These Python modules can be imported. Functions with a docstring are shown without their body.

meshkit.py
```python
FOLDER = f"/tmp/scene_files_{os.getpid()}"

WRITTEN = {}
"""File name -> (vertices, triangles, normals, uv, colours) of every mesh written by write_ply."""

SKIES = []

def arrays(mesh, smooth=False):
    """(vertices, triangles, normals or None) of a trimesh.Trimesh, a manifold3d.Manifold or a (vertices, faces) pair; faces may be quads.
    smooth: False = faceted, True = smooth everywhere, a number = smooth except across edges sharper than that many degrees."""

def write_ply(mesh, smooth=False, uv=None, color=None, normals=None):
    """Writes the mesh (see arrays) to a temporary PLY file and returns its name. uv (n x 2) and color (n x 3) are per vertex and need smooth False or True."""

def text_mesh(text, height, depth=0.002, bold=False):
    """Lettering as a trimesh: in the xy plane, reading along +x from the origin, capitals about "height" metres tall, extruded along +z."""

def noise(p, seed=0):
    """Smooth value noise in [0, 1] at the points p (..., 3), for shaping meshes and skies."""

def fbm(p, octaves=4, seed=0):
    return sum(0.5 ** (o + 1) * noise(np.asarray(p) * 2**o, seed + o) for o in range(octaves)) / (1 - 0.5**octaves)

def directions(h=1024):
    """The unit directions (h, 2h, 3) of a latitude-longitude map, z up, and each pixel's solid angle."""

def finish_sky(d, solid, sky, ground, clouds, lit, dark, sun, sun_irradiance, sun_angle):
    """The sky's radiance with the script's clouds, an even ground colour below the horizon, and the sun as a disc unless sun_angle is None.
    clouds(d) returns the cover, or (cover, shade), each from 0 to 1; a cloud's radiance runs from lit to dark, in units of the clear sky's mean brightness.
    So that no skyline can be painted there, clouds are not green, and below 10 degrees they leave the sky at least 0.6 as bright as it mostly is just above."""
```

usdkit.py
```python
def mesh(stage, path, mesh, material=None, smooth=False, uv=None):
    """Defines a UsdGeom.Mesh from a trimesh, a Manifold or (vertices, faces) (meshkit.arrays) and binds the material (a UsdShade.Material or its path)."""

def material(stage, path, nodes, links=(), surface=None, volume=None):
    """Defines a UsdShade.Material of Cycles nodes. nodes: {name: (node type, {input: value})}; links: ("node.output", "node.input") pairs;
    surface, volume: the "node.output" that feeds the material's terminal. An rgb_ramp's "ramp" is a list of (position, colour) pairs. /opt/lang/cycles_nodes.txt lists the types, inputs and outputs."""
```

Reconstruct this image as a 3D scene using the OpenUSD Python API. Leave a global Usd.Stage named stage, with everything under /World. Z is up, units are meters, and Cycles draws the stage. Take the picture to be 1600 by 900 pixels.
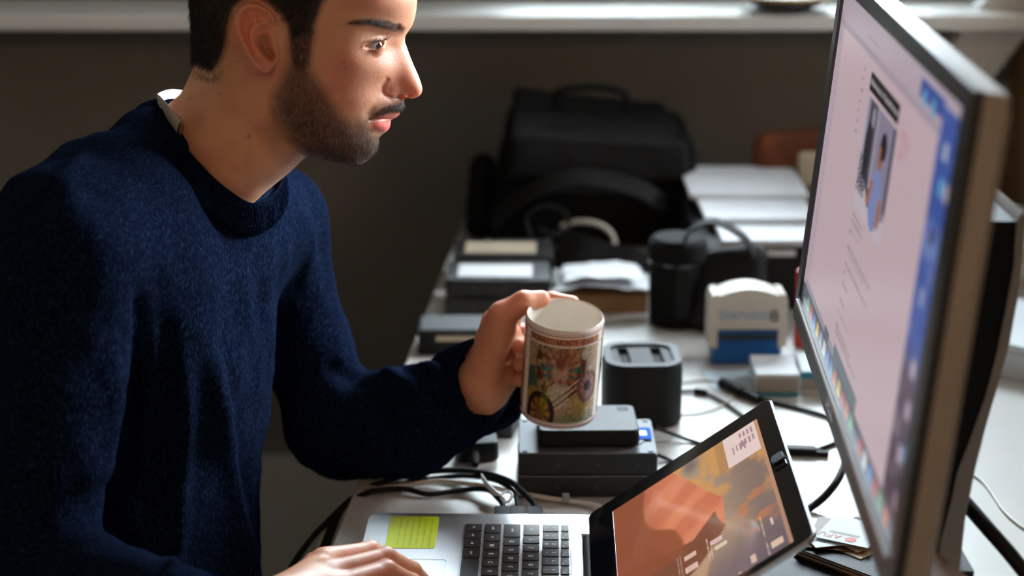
import math, random
import numpy as np, trimesh, manifold3d, shapely
import shapely.geometry as sg
from shapely import affinity
from scipy.interpolate import RBFInterpolator
from scipy import ndimage
from scipy.spatial import cKDTree
import usdkit, meshkit
from pxr import Usd, UsdGeom, UsdLux, UsdShade, Gf, Sdf, Vt

stage = Usd.Stage.CreateInMemory()
UsdGeom.SetStageUpAxis(stage, UsdGeom.Tokens.z)
UsdGeom.SetStageMetersPerUnit(stage, 1.0)
stage.SetDefaultPrim(UsdGeom.Xform.Define(stage, '/World').GetPrim())
UsdGeom.Scope.Define(stage, '/World/Looks')
PI = math.pi
V3 = lambda *a: np.array(a, float)

# ------------------------------------------------------------------ camera, light, exposure
FPX, PITCH, CAMZ, TZ = 2800.0, 0.2895, 1.497, 0.74
WALLY, WALLX = 3.08, 0.86
cp, sp = math.cos(PITCH), math.sin(PITCH)
cam = UsdGeom.Camera.Define(stage, '/World/camera')
cam.CreateHorizontalApertureAttr(36.0); cam.CreateVerticalApertureAttr(20.25)
cam.CreateFocalLengthAttr(FPX * 36 / 1600)
cam.CreateClippingRangeAttr(Gf.Vec2f(0.05, 50))
cam.CreateFStopAttr(3.2); cam.CreateFocusDistanceAttr(1.68)
cam.CreateExposureAttr(-0.55)
UsdGeom.Xformable(cam).AddTransformOp().Set(Gf.Matrix4d(1,0,0,0, 0,sp,cp,0, 0,-cp,sp,0, 0,0,CAMZ,1))

def rect_light(name, pos, target, w, h, power, color):
    l = UsdLux.RectLight.Define(stage, '/World/' + name)
    l.CreateWidthAttr(w); l.CreateHeightAttr(h); l.CreateIntensityAttr(power); l.CreateColorAttr(Gf.Vec3f(*color))
    z = np.array(pos, float) - np.array(target, float); z /= np.linalg.norm(z)
    x = np.cross([0, 0, 1.0] if abs(z[2]) < .95 else [0, 1.0, 0], z); x /= np.linalg.norm(x); y = np.cross(z, x)
    UsdGeom.Xformable(l).AddTransformOp().Set(Gf.Matrix4d(*x, 0, *y, 0, *z, 0, *map(float, pos), 1))
    return l
# daylight panels outside two out-of-view windows, placed to light face, chest and desk
rect_light('daylight_side', (WALLX + 1.0, 2.78, 1.78), (-.1, 1.62, 1.10), .9, 1.0, 125.0, (.95, 1.0, 1.04))
rect_light('daylight_back', (0.40, WALLY + .36, 2.00), (0.3, 2.1, .95), 1.0, 1.1, 62.0, (.85, 1.0, 1.09))
dome = UsdLux.DomeLight.Define(stage, '/World/sky'); dome.CreateIntensityAttr(.4); dome.CreateColorAttr(Gf.Vec3f(.75, .85, 1.0))

# ------------------------------------------------------------------ helpers
def ray(px, py):
    u, v = (px - 800) / FPX, (py - 450) / FPX
    return V3(u, cp - v * sp, -sp - v * cp)
def atz(px, py, z=TZ):
    d = ray(px, py); return V3(0, 0, CAMZ) + d * ((z - CAMZ) / d[2])
def aty(px, py, Y):
    d = ray(px, py); return V3(0, 0, CAMZ) + d * (Y / d[1])
def topx(p):
    p = np.asarray(p, float); y, z = p[..., 1], p[..., 2] - CAMZ
    d = y * cp - z * sp
    return np.stack([800 + FPX * p[..., 0] / d, 450 - FPX * (y * sp + z * cp) / d], -1)

USED = {}
def numbered(parent, name):
    k = USED.get((parent, name), 0); USED[(parent, name)] = k + 1
    return name if k == 0 else f'{name}_{k:03d}'
def tagp(p, **kw):
    for k, v in kw.items():
        if v: p.SetCustomDataByKey(k, v)
def path_of(parent):
    return '/World' if parent is None else str(parent.GetPath())
def obj(name, mesh, material, parent=None, smooth=35, label=None, category=None, group=None, kind=None, color=None, m=None):
    if isinstance(mesh, list): mesh = cat(mesh)
    if m is not None:
        mesh = totri(mesh).copy(); mesh.apply_transform(m)
    pp = path_of(parent)
    path = pp + '/' + numbered(pp, name)
    if color is not None:
        g = usdkit.mesh(stage, path, mesh, MAT(material), smooth=smooth)
        pv = UsdGeom.PrimvarsAPI(g).CreatePrimvar('paint', Sdf.ValueTypeNames.Color3fArray, 'vertex')
        pv.Set(Vt.Vec3fArray.FromNumpy(np.asarray(color, np.float32)))
    else:
        g = usdkit.mesh(stage, path, mesh, MAT(material), smooth=smooth)
    tagp(g.GetPrim(), label=label, category=category, group=group, kind=kind)
    return g.GetPrim()
def thing(name, label, category, loc=(0, 0, 0), rotz=0, group=None, mat=None, kind=None):
    path = '/World/' + numbered('/World', name)
    x = UsdGeom.Xform.Define(stage, path)
    m = np.eye(4) if mat is None else np.array(mat, float)
    if mat is None:
        c, s = math.cos(rotz), math.sin(rotz)
        m[:2, :2] = [[c, -s], [s, c]]; m[:3, 3] = loc
    x.AddTransformOp().Set(Gf.Matrix4d(*m.T.ravel().tolist()))
    tagp(x.GetPrim(), label=label, category=category, group=group, kind=kind)
    return x.GetPrim()
def struct(name, mesh, material, smooth=False, parent=None):
    return obj(name, mesh, material, parent, smooth=smooth, kind=None if parent else 'structure')

def totri(m):
    if isinstance(m, trimesh.Trimesh): return m
    if isinstance(m, list): return cat(m)
    v, f, _ = meshkit.arrays(m, False)
    return trimesh.Trimesh(v, f, process=False)
def cat(ms):
    return trimesh.util.concatenate([totri(m) for m in ms])
def T4(loc=(0, 0, 0), rx=0, ry=0, rz=0):
    return trimesh.transformations.compose_matrix(translate=loc, angles=(rx, ry, rz))
def at(mesh, loc=(0, 0, 0), rx=0, ry=0, rz=0):
    m = totri(mesh).copy(); m.apply_transform(T4(loc, rx, ry, rz)); return m
def box(sx, sy, sz, loc=(0, 0, 0), rz=0, rx=0, ry=0):
    """box standing on z=0 at loc, centred in x and y"""
    b = trimesh.creation.box([sx, sy, sz]); b.apply_translation([0, 0, sz / 2]); return at(b, loc, rx, ry, rz)
def rbox(sx, sy, sz, r, loc=(0, 0, 0), rz=0, rx=0, ry=0, b=None, n=6):
    """rounded box: corners r in plan, b at top and bottom edges"""
    b = min(r, sz / 2 - 1e-5) if b is None else b
    pts = []
    for ins, z in ((b, 0), (b * .3, b * .3), (0, b), (0, sz - b), (b * .3, sz - b * .3), (b, sz)):
        rr = max(r - ins, 1e-5)
        for cx, cy, a0 in ((1, 1, 0), (-1, 1, PI / 2), (-1, -1, PI), (1, -1, 1.5 * PI)):
            for k in range(n + 1):
                a = a0 + k * PI / 2 / n
                pts.append([cx * (sx / 2 - r) + rr * math.cos(a), cy * (sy / 2 - r) + rr * math.sin(a), z])
    return at(trimesh.convex.convex_hull(np.array(pts)), loc, rx, ry, rz)
def extr(poly, h, loc=(0, 0, 0), rx=0, ry=0, rz=0):
    if isinstance(poly, (list, tuple, np.ndarray)): poly = sg.Polygon(poly)
    gs = [g for g in getattr(poly, 'geoms', [poly]) if g.area > 1e-10]
    return at(cat([trimesh.creation.extrude_polygon(g, h, engine='earcut') for g in gs]), loc, rx, ry, rz)
def spline(pts, n=12):
    p = np.array(pts, float); p = np.vstack([2 * p[0] - p[1], p, 2 * p[-1] - p[-2]])
    out = []
    for i in range(1, len(p) - 2):
        t = np.linspace(0, 1, n, endpoint=False)[:, None]
        out.append(.5 * (2 * p[i] + (p[i+1] - p[i-1]) * t + (2*p[i-1] - 5*p[i] + 4*p[i+1] - p[i+2]) * t**2 + (3*p[i] - p[i-1] - 3*p[i+1] + p[i+2]) * t**3))
    return np.vstack(out + [p[-2:-1]])
def tube(pts, r, sides=10, n=10, smooth=True):
    p = spline(pts, n) if smooth else np.array(pts, float)
    r = np.broadcast_to(np.asarray(r, float), (len(p),)) if np.ndim(r) == 0 else np.interp(np.linspace(0, 1, len(p)), np.linspace(0, 1, len(r)), r)
    t = np.gradient(p, axis=0); t /= np.linalg.norm(t, axis=1, keepdims=True) + 1e-12
    a = np.zeros_like(p); u = np.cross(t[0], [0, 0, 1.0]);
    if np.linalg.norm(u) < 1e-3: u = np.cross(t[0], [1.0, 0, 0])
    for i in range(len(p)):
        u = u - t[i] * (u @ t[i]); u /= np.linalg.norm(u) + 1e-12; a[i] = u
    b = np.cross(t, a); ang = np.arange(sides) * 2 * PI / sides
    v = p[:, None] + r[:, None, None] * (np.cos(ang)[None, :, None] * a[:, None] + np.sin(ang)[None, :, None] * b[:, None])
    i, j = np.meshgrid(np.arange(len(p) - 1), np.arange(sides), indexing='ij')
    q = np.stack([i*sides+j, i*sides+(j+1) % sides, (i+1)*sides+(j+1) % sides, (i+1)*sides+j], -1).reshape(-1, 4)
    f = [q[:, [0, 1, 2]], q[:, [0, 2, 3]]]
    N = len(p) * sides
    c0 = np.stack([np.full(sides, N), (np.arange(sides)+1) % sides, np.arange(sides)], 1)
    c1 = np.stack([np.full(sides, N+1), (len(p)-1)*sides + np.arange(sides), (len(p)-1)*sides + (np.arange(sides)+1) % sides], 1)
    m = trimesh.Trimesh(np.vstack([v.reshape(-1, 3), p[:1], p[-1:]]), np.vstack(f + [c0, c1]), process=False)
    m.fix_normals(); return m
def lathe(prof, n=64, loc=(0, 0, 0)):
    return at(trimesh.creation.revolve(np.array(prof, float), sections=n), loc)
def gridmesh(P):
    """P (h, w, 3) -> triangles"""
    h, w = P.shape[:2]; i, j = np.meshgrid(np.arange(h-1), np.arange(w-1), indexing='ij')
    a = i*w+j
    f = np.concatenate([np.stack([a, a+1, a+w+1], -1).reshape(-1, 3), np.stack([a, a+w+1, a+w], -1).reshape(-1, 3)])
    return trimesh.Trimesh(P.reshape(-1, 3), f, process=False)
def text(s, h, depth=.0003, bold=False):
    return meshkit.text_mesh(s, h, depth, bold)

# ------------------------------------------------------------------ materials
MATS = {}
def MAT(k): return MATS[k] if isinstance(k, str) else k
def mat(name, color, rough=.5, metal=0, spec=.5, coat=0, noise=None, bump=None, sheen=0, sss=0, trans=0, emit=None, extra=None):
    """plain or lightly mottled principled material. noise=(scale, amount), bump=(scale, height in metres)"""
    n = {'p': ('principled_bsdf', {'base_color': color, 'roughness': rough, 'metallic': metal, 'specular_ior_level': spec, 'coat_weight': coat, 'coat_roughness': .08})}
    L = []
    P = n['p'][1]
    if sheen: P.update(sheen_weight=sheen, sheen_roughness=.4, sheen_tint=(.6, .7, 1.0))
    if sss: P.update(subsurface_weight=sss, subsurface_scale=.004, subsurface_radius=(1, .35, .2))
    if trans: P.update(transmission_weight=trans)
    if emit: P.update(emission_color=emit[:3], emission_strength=emit[3])
    if noise or bump:
        n['tc'] = ('geometry', {})
    if noise:
        n['nz'] = ('noise_texture', {'scale': noise[0], 'detail': 5.0, 'roughness': .6})
        lo, hi = [np.array(color) * (1 - noise[1]), np.minimum(np.array(color) * (1 + noise[1]), 1)]
        n['rp'] = ('rgb_ramp', {'ramp': [(.3, lo), (.7, hi)]})
        L += [('tc.position', 'nz.vector'), ('nz.fac', 'rp.fac'), ('rp.color', 'p.base_color')]
    if bump:
        n['bn'] = ('noise_texture', {'scale': bump[0], 'detail': 3.0})
        n['bp'] = ('bump', {'strength': 1.0, 'distance': bump[1]})
        L += [('tc.position', 'bn.vector'), ('bn.fac', 'bp.height'), ('bp.normal', 'p.normal')]
    if extra: P.update(extra)
    MATS[name] = usdkit.material(stage, '/World/Looks/' + name, n, L, surface='p.BSDF')
def paintmat(name, rough=.5, coat=0, emit=0, spec=.5, sss=0):
    n = {'a': ('attribute', {'attribute': 'paint'}), 'p': ('principled_bsdf', {'roughness': rough, 'coat_weight': coat, 'coat_roughness': .03, 'specular_ior_level': spec})}
    L = [('a.color', 'p.base_color')]
    if emit:
        n['p'][1].update(base_color=(.01, .01, .012), emission_strength=emit); L = [('a.color', 'p.emission_color')]
    MATS[name] = usdkit.material(stage, '/World/Looks/' + name, n, L, surface='p.BSDF')
def srgb(r, g, b):
    c = np.array([r, g, b], float) / 255
    return tuple(np.where(c < .04045, c / 12.92, ((c + .055) / 1.055) ** 2.4))

mat('wall_paint', srgb(124, 121, 113), .9, noise=(3, .10), bump=(60, .0006))
mat('wall_brown', srgb(150, 118, 84), .85, noise=(4, .12))
mat('ceiling_paint', srgb(120, 114, 104), .9)
mat('floor_wood', srgb(120, 100, 80), .5, noise=(5, .25))
mat('sill_white', srgb(228, 228, 224), .35, noise=(8, .03))
mat('trim_white', srgb(205, 205, 202), .45, noise=(6, .04))
mat('table_white', srgb(198, 198, 195), .32, noise=(7, .025), bump=(300, .00005))
mat('table_edge', srgb(205, 196, 188), .5)
mat('black_plastic', (.007, .007, .0075), .6, spec=.3, noise=(40, .15))
mat('black_satin', (.007, .007, .0075), .66, spec=.25, noise=(20, .15))
mat('black_gloss', (.004, .004, .005), .06, coat=.6)
mat('dark_metal', (.018, .018, .019), .5, metal=.2, noise=(30, .2))
mat('steel', srgb(104, 108, 112), .6, metal=.3, spec=.3, noise=(25, .06))
mat('aluminium', srgb(214, 216, 219), .34, metal=.85, noise=(50, .02), bump=(2500, .00001))
mat('grey_plastic', srgb(66, 68, 71), .6, spec=.3, noise=(30, .05))
mat('monitor_silver', srgb(164, 160, 155), .42, metal=.0, noise=(30, .03))
mat('monitor_bezel', srgb(58, 60, 62), .34, noise=(30, .06))
mat('paper', srgb(214, 220, 226), .7, noise=(30, .03))
mat('paper_warm', srgb(190, 178, 155), .75, noise=(30, .08))
mat('cable_black', (.006, .006, .006), .6, spec=.22)
mat('cable_white', srgb(205, 200, 188), .45)
mat('key_black', (.013, .013, .014), .42)
mat('key_legend', srgb(225, 228, 232), .5, emit=(1, 1, 1, .12))  # legends glow faintly on their own
mat('label_white', srgb(225, 230, 235), .45)
mat('cardboard', srgb(140, 108, 76), .85, noise=(20, .15))
mat('bag_fabric', (.0032, .0032, .0035), .85, spec=.2, noise=(60, .3), bump=(900, .0004))
mat('bag_leather', (.004, .004, .0045), .75, spec=.3, noise=(40, .2), bump=(250, .0004))
mat('red_plastic', srgb(190, 45, 25), .4)
mat('blue_plastic', srgb(10, 88, 160), .35, noise=(20, .05))
mat('beige_plastic', srgb(205, 200, 188), .4, noise=(20, .03))
mat('teal_card', srgb(40, 140, 165), .6)
mat('grey_card', srgb(160, 155, 150), .7, noise=(30, .08))
mat('pale_blue_paper', srgb(196, 218, 232), .7)
mat('ink_blue', srgb(90, 150, 190), .6)
mat('ink_dark', srgb(45, 48, 50), .6)
mat('ink_red', srgb(190, 60, 40), .6)
mat('clear_plastic', srgb(190, 195, 195), .25, trans=.5)
mat('straw', srgb(190, 150, 70), .8, noise=(30, .2))
mat('blue_label', srgb(24, 92, 190), .8, spec=.1)
mat('orange_cloth', srgb(104, 52, 22), .8, noise=(20, .3))
mat('wood_brown', srgb(130, 88, 52), .5, noise=(9, .2))
mat('shirt_grey', srgb(186, 180, 172), .85, noise=(60, .05), bump=(900, .0003))
mat('note_green', srgb(186, 204, 20), .6, noise=(30, .04))
mat('note_ink', srgb(164, 186, 18), .6)
mats_pane = usdkit.material(stage, '/World/Looks/window_glass', {'t': ('transparent_bsdf', {}), 'g': ('glossy_bsdf', {'roughness': .0}), 'f': ('fresnel', {'IOR': 1.45}), 'm': ('mix_closure', {})},
    [('f.fac', 'm.fac'), ('t.BSDF', 'm.closure1'), ('g.BSDF', 'm.closure2')], surface='m.closure')
MATS['window_glass'] = mats_pane
paintmat('screen_glow', .28, emit=1.0, spec=.3)
paintmat('screen_glow_small', .08, emit=1.0, spec=.5)
paintmat('printed_ceramic', .12, coat=.5)
paintmat('eye_gloss', .05, coat=1.0)

# ------------------------------------------------------------------ the room
LX, FY, RX, CEIL = -2.0, -1.3, WALLX, 2.55
def wall_with_hole(w, h, t, x0, x1, z0, z1):
    """wall in the xz plane from (0,0), thickness along +y"""
    p = sg.box(0, 0, w, h).difference(sg.box(x0, z0, x1, z1))
    m = extr(p, t); m.apply_transform(trimesh.transformations.rotation_matrix(PI / 2, [1, 0, 0])); m.apply_translation([0, t, 0]); return m
struct('floor', box(RX - LX + .4, WALLY - FY + .4, .1, ((RX + LX) / 2, (WALLY + FY) / 2, -.1)), 'floor_wood')
struct('ceiling', box(RX - LX + .4, WALLY - FY + .4, .1, ((RX + LX) / 2, (WALLY + FY) / 2, CEIL)), 'ceiling_paint')
BW = (LX + 1.92, LX + 2.82, 1.14, 2.3)      # placed below
bx0, bx1 = -.06, .80  # back window is out of view; it lights the ledge and far desk
struct('wall_back', at(wall_with_hole(RX - LX, CEIL, .18, bx0 - LX, bx1 - LX, 1.16, 2.3), (LX, WALLY, 0)), 'wall_paint')
struct('wall_left', box(.1, WALLY - FY + .2, CEIL, (LX - .05, (WALLY + FY) / 2, 0)), 'wall_paint')
struct('wall_front', box(RX - LX, .1, CEIL, ((RX + LX) / 2, FY - .05, 0)), 'wall_paint')
sy0, sy1 = 1.78, 2.74  # side window is out of view, placed so daylight misses the left ledge
wr = wall_with_hole(WALLY - FY + .18, CEIL, .15, sy0 - FY, sy1 - FY, 1.20, 2.35)
wr.apply_transform(trimesh.transformations.rotation_matrix(PI / 2, [0, 0, 1])); wr.apply_translation([RX + .15, FY, 0])
struct('wall_right', wr, 'wall_brown')
def window(name, w, h, M, mull=1):
    """frame in the xz plane centred at x=0 from z=0; M places it"""
    t = thing(name, None, None, mat=M, kind='structure')
    fr = [box(w, .05, .05, (0, 0, 0)), box(w, .05, .05, (0, 0, h - .05)), box(.05, .05, h - .1, (-w/2 + .025, 0, .05)), box(.05, .05, h - .1, (w/2 - .025, 0, .05))]
    fr += [box(.045, .045, h - .1, (-w/2 + w * (k + 1) / (mull + 1), 0, .05)) for k in range(mull)]
    obj('window_frame', fr, 'trim_white', t, smooth=False)
    obj('pane', box(w - .1, .006, h - .1, (0, 0, .05)), 'window_glass', t, smooth=False)
window('window_1', sy1 - sy0, 2.35 - 1.20, T4((RX + .10, (sy0 + sy1) / 2, 1.20), rz=PI / 2))
window('window_2', bx1 - bx0, 2.3 - 1.16, T4(((bx0 + bx1) / 2, WALLY + .12, 1.16)))
# long white ledge under the unseen back window, its underside shading the wall
SILLZ = 1.096
struct('trim_1', at(rbox(RX - LX - .02, .20, .026, .006, b=.004), ((RX + LX) / 2, WALLY - .10, SILLZ - .026)), 'sill_white', smooth=30)
struct('baseboard_back', box(RX - LX, .03, .26, ((RX + LX) / 2, WALLY - .015, 0)), 'trim_white')
# slanting board in the corner beside the window
sl = box(.09, .05, .49, (0, 0, 0)); sl.apply_transform(T4((.575, 2.955, TZ + .002), ry=math.radians(34)))
struct('trim_2', sl, 'trim_white')

# warm unseen lamp behind the camera, placed to light the monitor side and neck
pend = thing('unseen_pendant_lamp', 'unseen warm globe pendant lamp behind the camera, lighting the monitor side and neck', 'lamp', (-.35, -.55, 2.0))
mat('lamp_glass', (.9, .85, .75), .4, emit=(1.0, .62, .30, 5.0))
obj('cord', trimesh.creation.cylinder(radius=.004, segment=[[0, 0, .13], [0, 0, CEIL - 2.0]], sections=10), 'black_plastic', pend, smooth=40)
obj('socket', lathe([[0, .105], [.03, .105], [.026, .14], [0, .145]], 24), 'black_plastic', pend, smooth=40)
obj('globe', at(trimesh.creation.icosphere(3, .11)), 'lamp_glass', pend, smooth=True)
sl_ = UsdLux.SphereLight.Define(stage, str(pend.GetPath()) + '/bulb_light'); sl_.CreateRadiusAttr(.115); sl_.CreateIntensityAttr(36.0); sl_.CreateColorAttr(Gf.Vec3f(1.0, .66, .40))

# ------------------------------------------------------------------ table
eL0, eL1 = atz(514, 862), atz(712, 372)
dirL = (eL1 - eL0) / np.linalg.norm(eL1 - eL0)
pl = lambda Y: eL0[0] + (Y - eL0[1]) * dirL[0] / dirL[1]
Y0, Y1, TX1 = 0.95, 2.985, WALLX - .015
tp = np.array([[pl(Y0), Y0], [TX1, Y0], [TX1, Y1], [pl(Y1), Y1]])
tb = thing('table', 'long white laminate desk carrying the laptop, monitor and clutter', 'desk', (pl(Y0), Y0, 0))
loc = lambda m: at(m, (-pl(Y0), -Y0, 0))
ppoly = sg.Polygon(tp)
hull = np.vstack([np.c_[np.array(ppoly.buffer(-.002).exterior.coords), np.full(5, TZ)], np.c_[np.array(ppoly.exterior.coords), np.full(5, TZ - .002)], np.c_[np.array(ppoly.exterior.coords), np.full(5, TZ - .028)]])
obj('tabletop', loc(trimesh.convex.convex_hull(hull)), 'table_white', tb, smooth=20)
for x, y in ((pl(Y0) + .06, Y0 + .06), (TX1 - .08, Y0 + .06), (TX1 - .08, Y1 - .08), (pl(Y1) + .10, Y1 - .10)):
    obj('leg', loc(box(.05, .05, TZ - .028, (x, y, 0))), 'trim_white', tb, smooth=False)
# ------------------------------------------------------------------ laptop
LAPM = T4((-.1438, 1.6711, TZ), rz=-.0235)
lap = thing('laptop', 'open silver laptop with black keyboard and desert wallpaper on its glossy screen', 'laptop', mat=LAPM)
# local: x from the front edge to the hinge, -y towards the camera
LD, LW, DH = .227, .325, .0225
def lxy(w, u): return (u, -w)
dk = sg.box(0, -LW, LD, 0).buffer(-.010).buffer(.010, quad_segs=6)
notch = sg.box(.2135, -LW + .047, LD + .01, -.047)
dk = dk.difference(notch)
tpad = sg.box(.008, -.2165, .0835, -.1085).buffer(-.004).buffer(.004)
well = sg.box(.0965, -.2995, .2025, -.0255).buffer(-.002).buffer(.002)
lower = extr(dk, DH - .0033, (0, 0, .0018))
upper = extr(dk.buffer(-.0006).difference(tpad.buffer(.0004)).difference(well), .0015, (0, 0, DH - .0015))
obj('body', [lower, upper], 'aluminium', lap, smooth=30)
obj('trackpad', extr(tpad, .0012, (0, 0, DH - .0016)), 'aluminium', lap, smooth=30)
obj('keyboard_well', extr(well.buffer(-.0002), .0003, (0, 0, DH - .0007)), 'aluminium', lap, smooth=False)
def key(w0, w1, u0, u1, legs=(), ht=.0013):
    k = rbox(u1 - u0, w1 - w0, .0014 + .0008, .0016, ((u0 + u1) / 2, -(w0 + w1) / 2, DH - .0012), b=.0004, n=3)
    kp = obj('key', k, 'key_black', lap, smooth=40)
    for s, fw, fu, hh in legs:
        tm = text(s, hh, .00012)
        b = tm.bounds; tm.apply_translation([-(b[0, 0] + b[1, 0]) / 2, -(b[0, 1] + b[1, 1]) / 2, 0])
        # reads from the front edge: text x along w (towards -y), text y along u
        tm.apply_transform(np.array([[0, 1, 0, u0 + (u1 - u0) * fu], [-1, 0, 0, -(w0 + (w1 - w0) * fw)], [0, 0, 1, DH + .0010], [0, 0, 0, 1.0]]))
        obj('legend', tm, 'key_legend', kp, smooth=False)
G = .0028
rows = []
def row(u0, u1, items):
    w = .0272
    for wid, legs in items:
        key(w, w + wid - G, u0, u1, legs); w += wid
S_ = .0190
c1 = lambda s, h=.0046: [(s, .5, .5, h)]
c2 = lambda lo, hi: [(hi, .5, .68, .0034), (lo, .5, .28, .0034)]
row(.1930, .2010, [(.0185, c1('esc', .0021))] + [(.0193, [(f'F{i}', .78, .3, .0018), ('*', .45, .55, .0035)]) for i in range(1, 13)] + [(.0215, ())])
row(.1750, .1912, [(S_, c2('@', '#'))] + [(S_, c2(a, b)) for a, b in zip('&é"\'(§è!çà)-', '1234567890°_')] + [(.0280, c1('<-', .003))])
row(.1560, .1722, [(.0280, c1('tab', .0024))] + [(S_, c1(a)) for a in 'AZERTYUIOP'] + [(S_, c1('^')), (S_, c1('$'))] + [(S_, ())])
row(.1370, .1532, [(.0330, c1('caps', .0024))] + [(S_, c1(a)) for a in 'QSDFGHJKLM'] + [(S_, c1('%')), (.0330, ())])
row(.1180, .1342, [(.0235, c1('shift', .0024)), (S_, c1('<'))] + [(S_, c1(a)) for a in 'WXCVBN'] + [(S_, c1(',')), (S_, c1(';')), (S_, c1(':')), (S_, c1('=')), (.0425, ())])
row(.0985, .1155, [(S_, c1('fn', .0024)), (S_, c1('ctrl', .0021)), (S_, c1('alt', .0022)), (.0235, c1('cmd', .0024)), (.0960, ()), (.0235, ()), (S_, ()), (S_, ()), (S_, ()), (S_, ())])
obj('hinge', at(trimesh.creation.cylinder(radius=.0055, height=LW - .098, sections=24), (.2200, -LW / 2, DH - .006), rx=PI / 2), 'black_satin', lap, smooth=40)
LA = .6203
lidM = np.eye(4)
lidM[:3, 0] = [0, -1, 0]; lidM[:3, 1] = [math.cos(LA), 0, math.sin(LA)]; lidM[:3, 2] = np.cross(lidM[:3, 0], lidM[:3, 1]); lidM[:3, 3] = [.2165, 0, DH - .003]
lidp = sg.box(0, .004, LW, .2237).buffer(-.0105).buffer(.0105, quad_segs=7)
lay = [(lidp.buffer(-.004), -.0065), (lidp.buffer(-.0012), -.0045), (lidp, -.0025), (lidp, -.0004), (lidp.buffer(-.0006), 0)]
obj('lid', trimesh.convex.convex_hull(np.vstack([np.c_[np.array(p.exterior.coords), np.full(len(p.exterior.coords), z)] for p, z in lay])), 'aluminium', lap, smooth=30, m=lidM)
scr = (.0296, .034, .3135, .2040)
bez = lidp.buffer(-.0018)
obj('bezel', extr(bez.difference(sg.box(*scr)), .0006, (0, 0, -.0001)), 'black_gloss', lap, smooth=False, m=lidM)
cv = rbox(.0185, .0135, .0034, .005, (.1490, .2128, .0005), b=.0012)
wc = obj('webcam_cover', [cv], 'black_satin', lap, smooth=40, m=lidM)
obj('cover_track', [rbox(.012, .013, .0012, .003, (.1625, .2128, .0005), b=.0004)], 'black_gloss', wc, smooth=40, m=lidM)
obj('speckle', [box(.0012, .0009, .0002, (.1490 + .0028 * math.cos(k * 2.4) * (k % 3), .2128 + .0022 * math.sin(k * 2.4) * (k % 3 + .3), .0039)) for k in range(9)], 'ink_blue', wc, smooth=False, m=lidM)
# wallpaper, painted per vertex: dunes, dusk sky and a few windows
def blend(a, b, t): return a + (np.array(b) - a) * t[..., None]
def sm(x, a, b): t = np.clip((x - a) / (b - a), 0, 1); return t * t * (3 - 2 * t)
def inpoly(poly, X, Y): return shapely.contains_xy(sg.Polygon(poly), X, Y)
nx, ny = 400, 240
gx, gy = np.meshgrid(np.linspace(scr[0], scr[2], nx), np.linspace(scr[1], scr[3], ny))
A3 = lambda *c: np.array(srgb(*c))
fb = meshkit.fbm(np.stack([gx * 22, gy * 40, 0 * gx], -1), 5, 3)
fb2 = meshkit.fbm(np.stack([gx * 60, gy * 60, 0 * gx + 4], -1), 4, 8)
C = np.zeros(gx.shape + (3,)) + A3(140, 118, 108)
C = blend(C, A3(190, 164, 134), sm(gy, .195, .11)); C = blend(C, A3(104, 90, 108), sm(gx, .20, .31) * .75 + 0 * gy)
C = blend(C, A3(222, 160, 88), sm(fb, .44, .66) * sm(gx, .26, .10) * .85)
C = blend(C, A3(214, 132, 80), sm(fb2, .5, .7) * np.exp(-((gx - .21) / .05) ** 2 - ((gy - .18) / .02) ** 2) * .8)
C = blend(C, A3(100, 84, 96), np.exp(-((gx - .04) / .02) ** 2 - ((gy - .125) / .010) ** 2) * .8)
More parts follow.
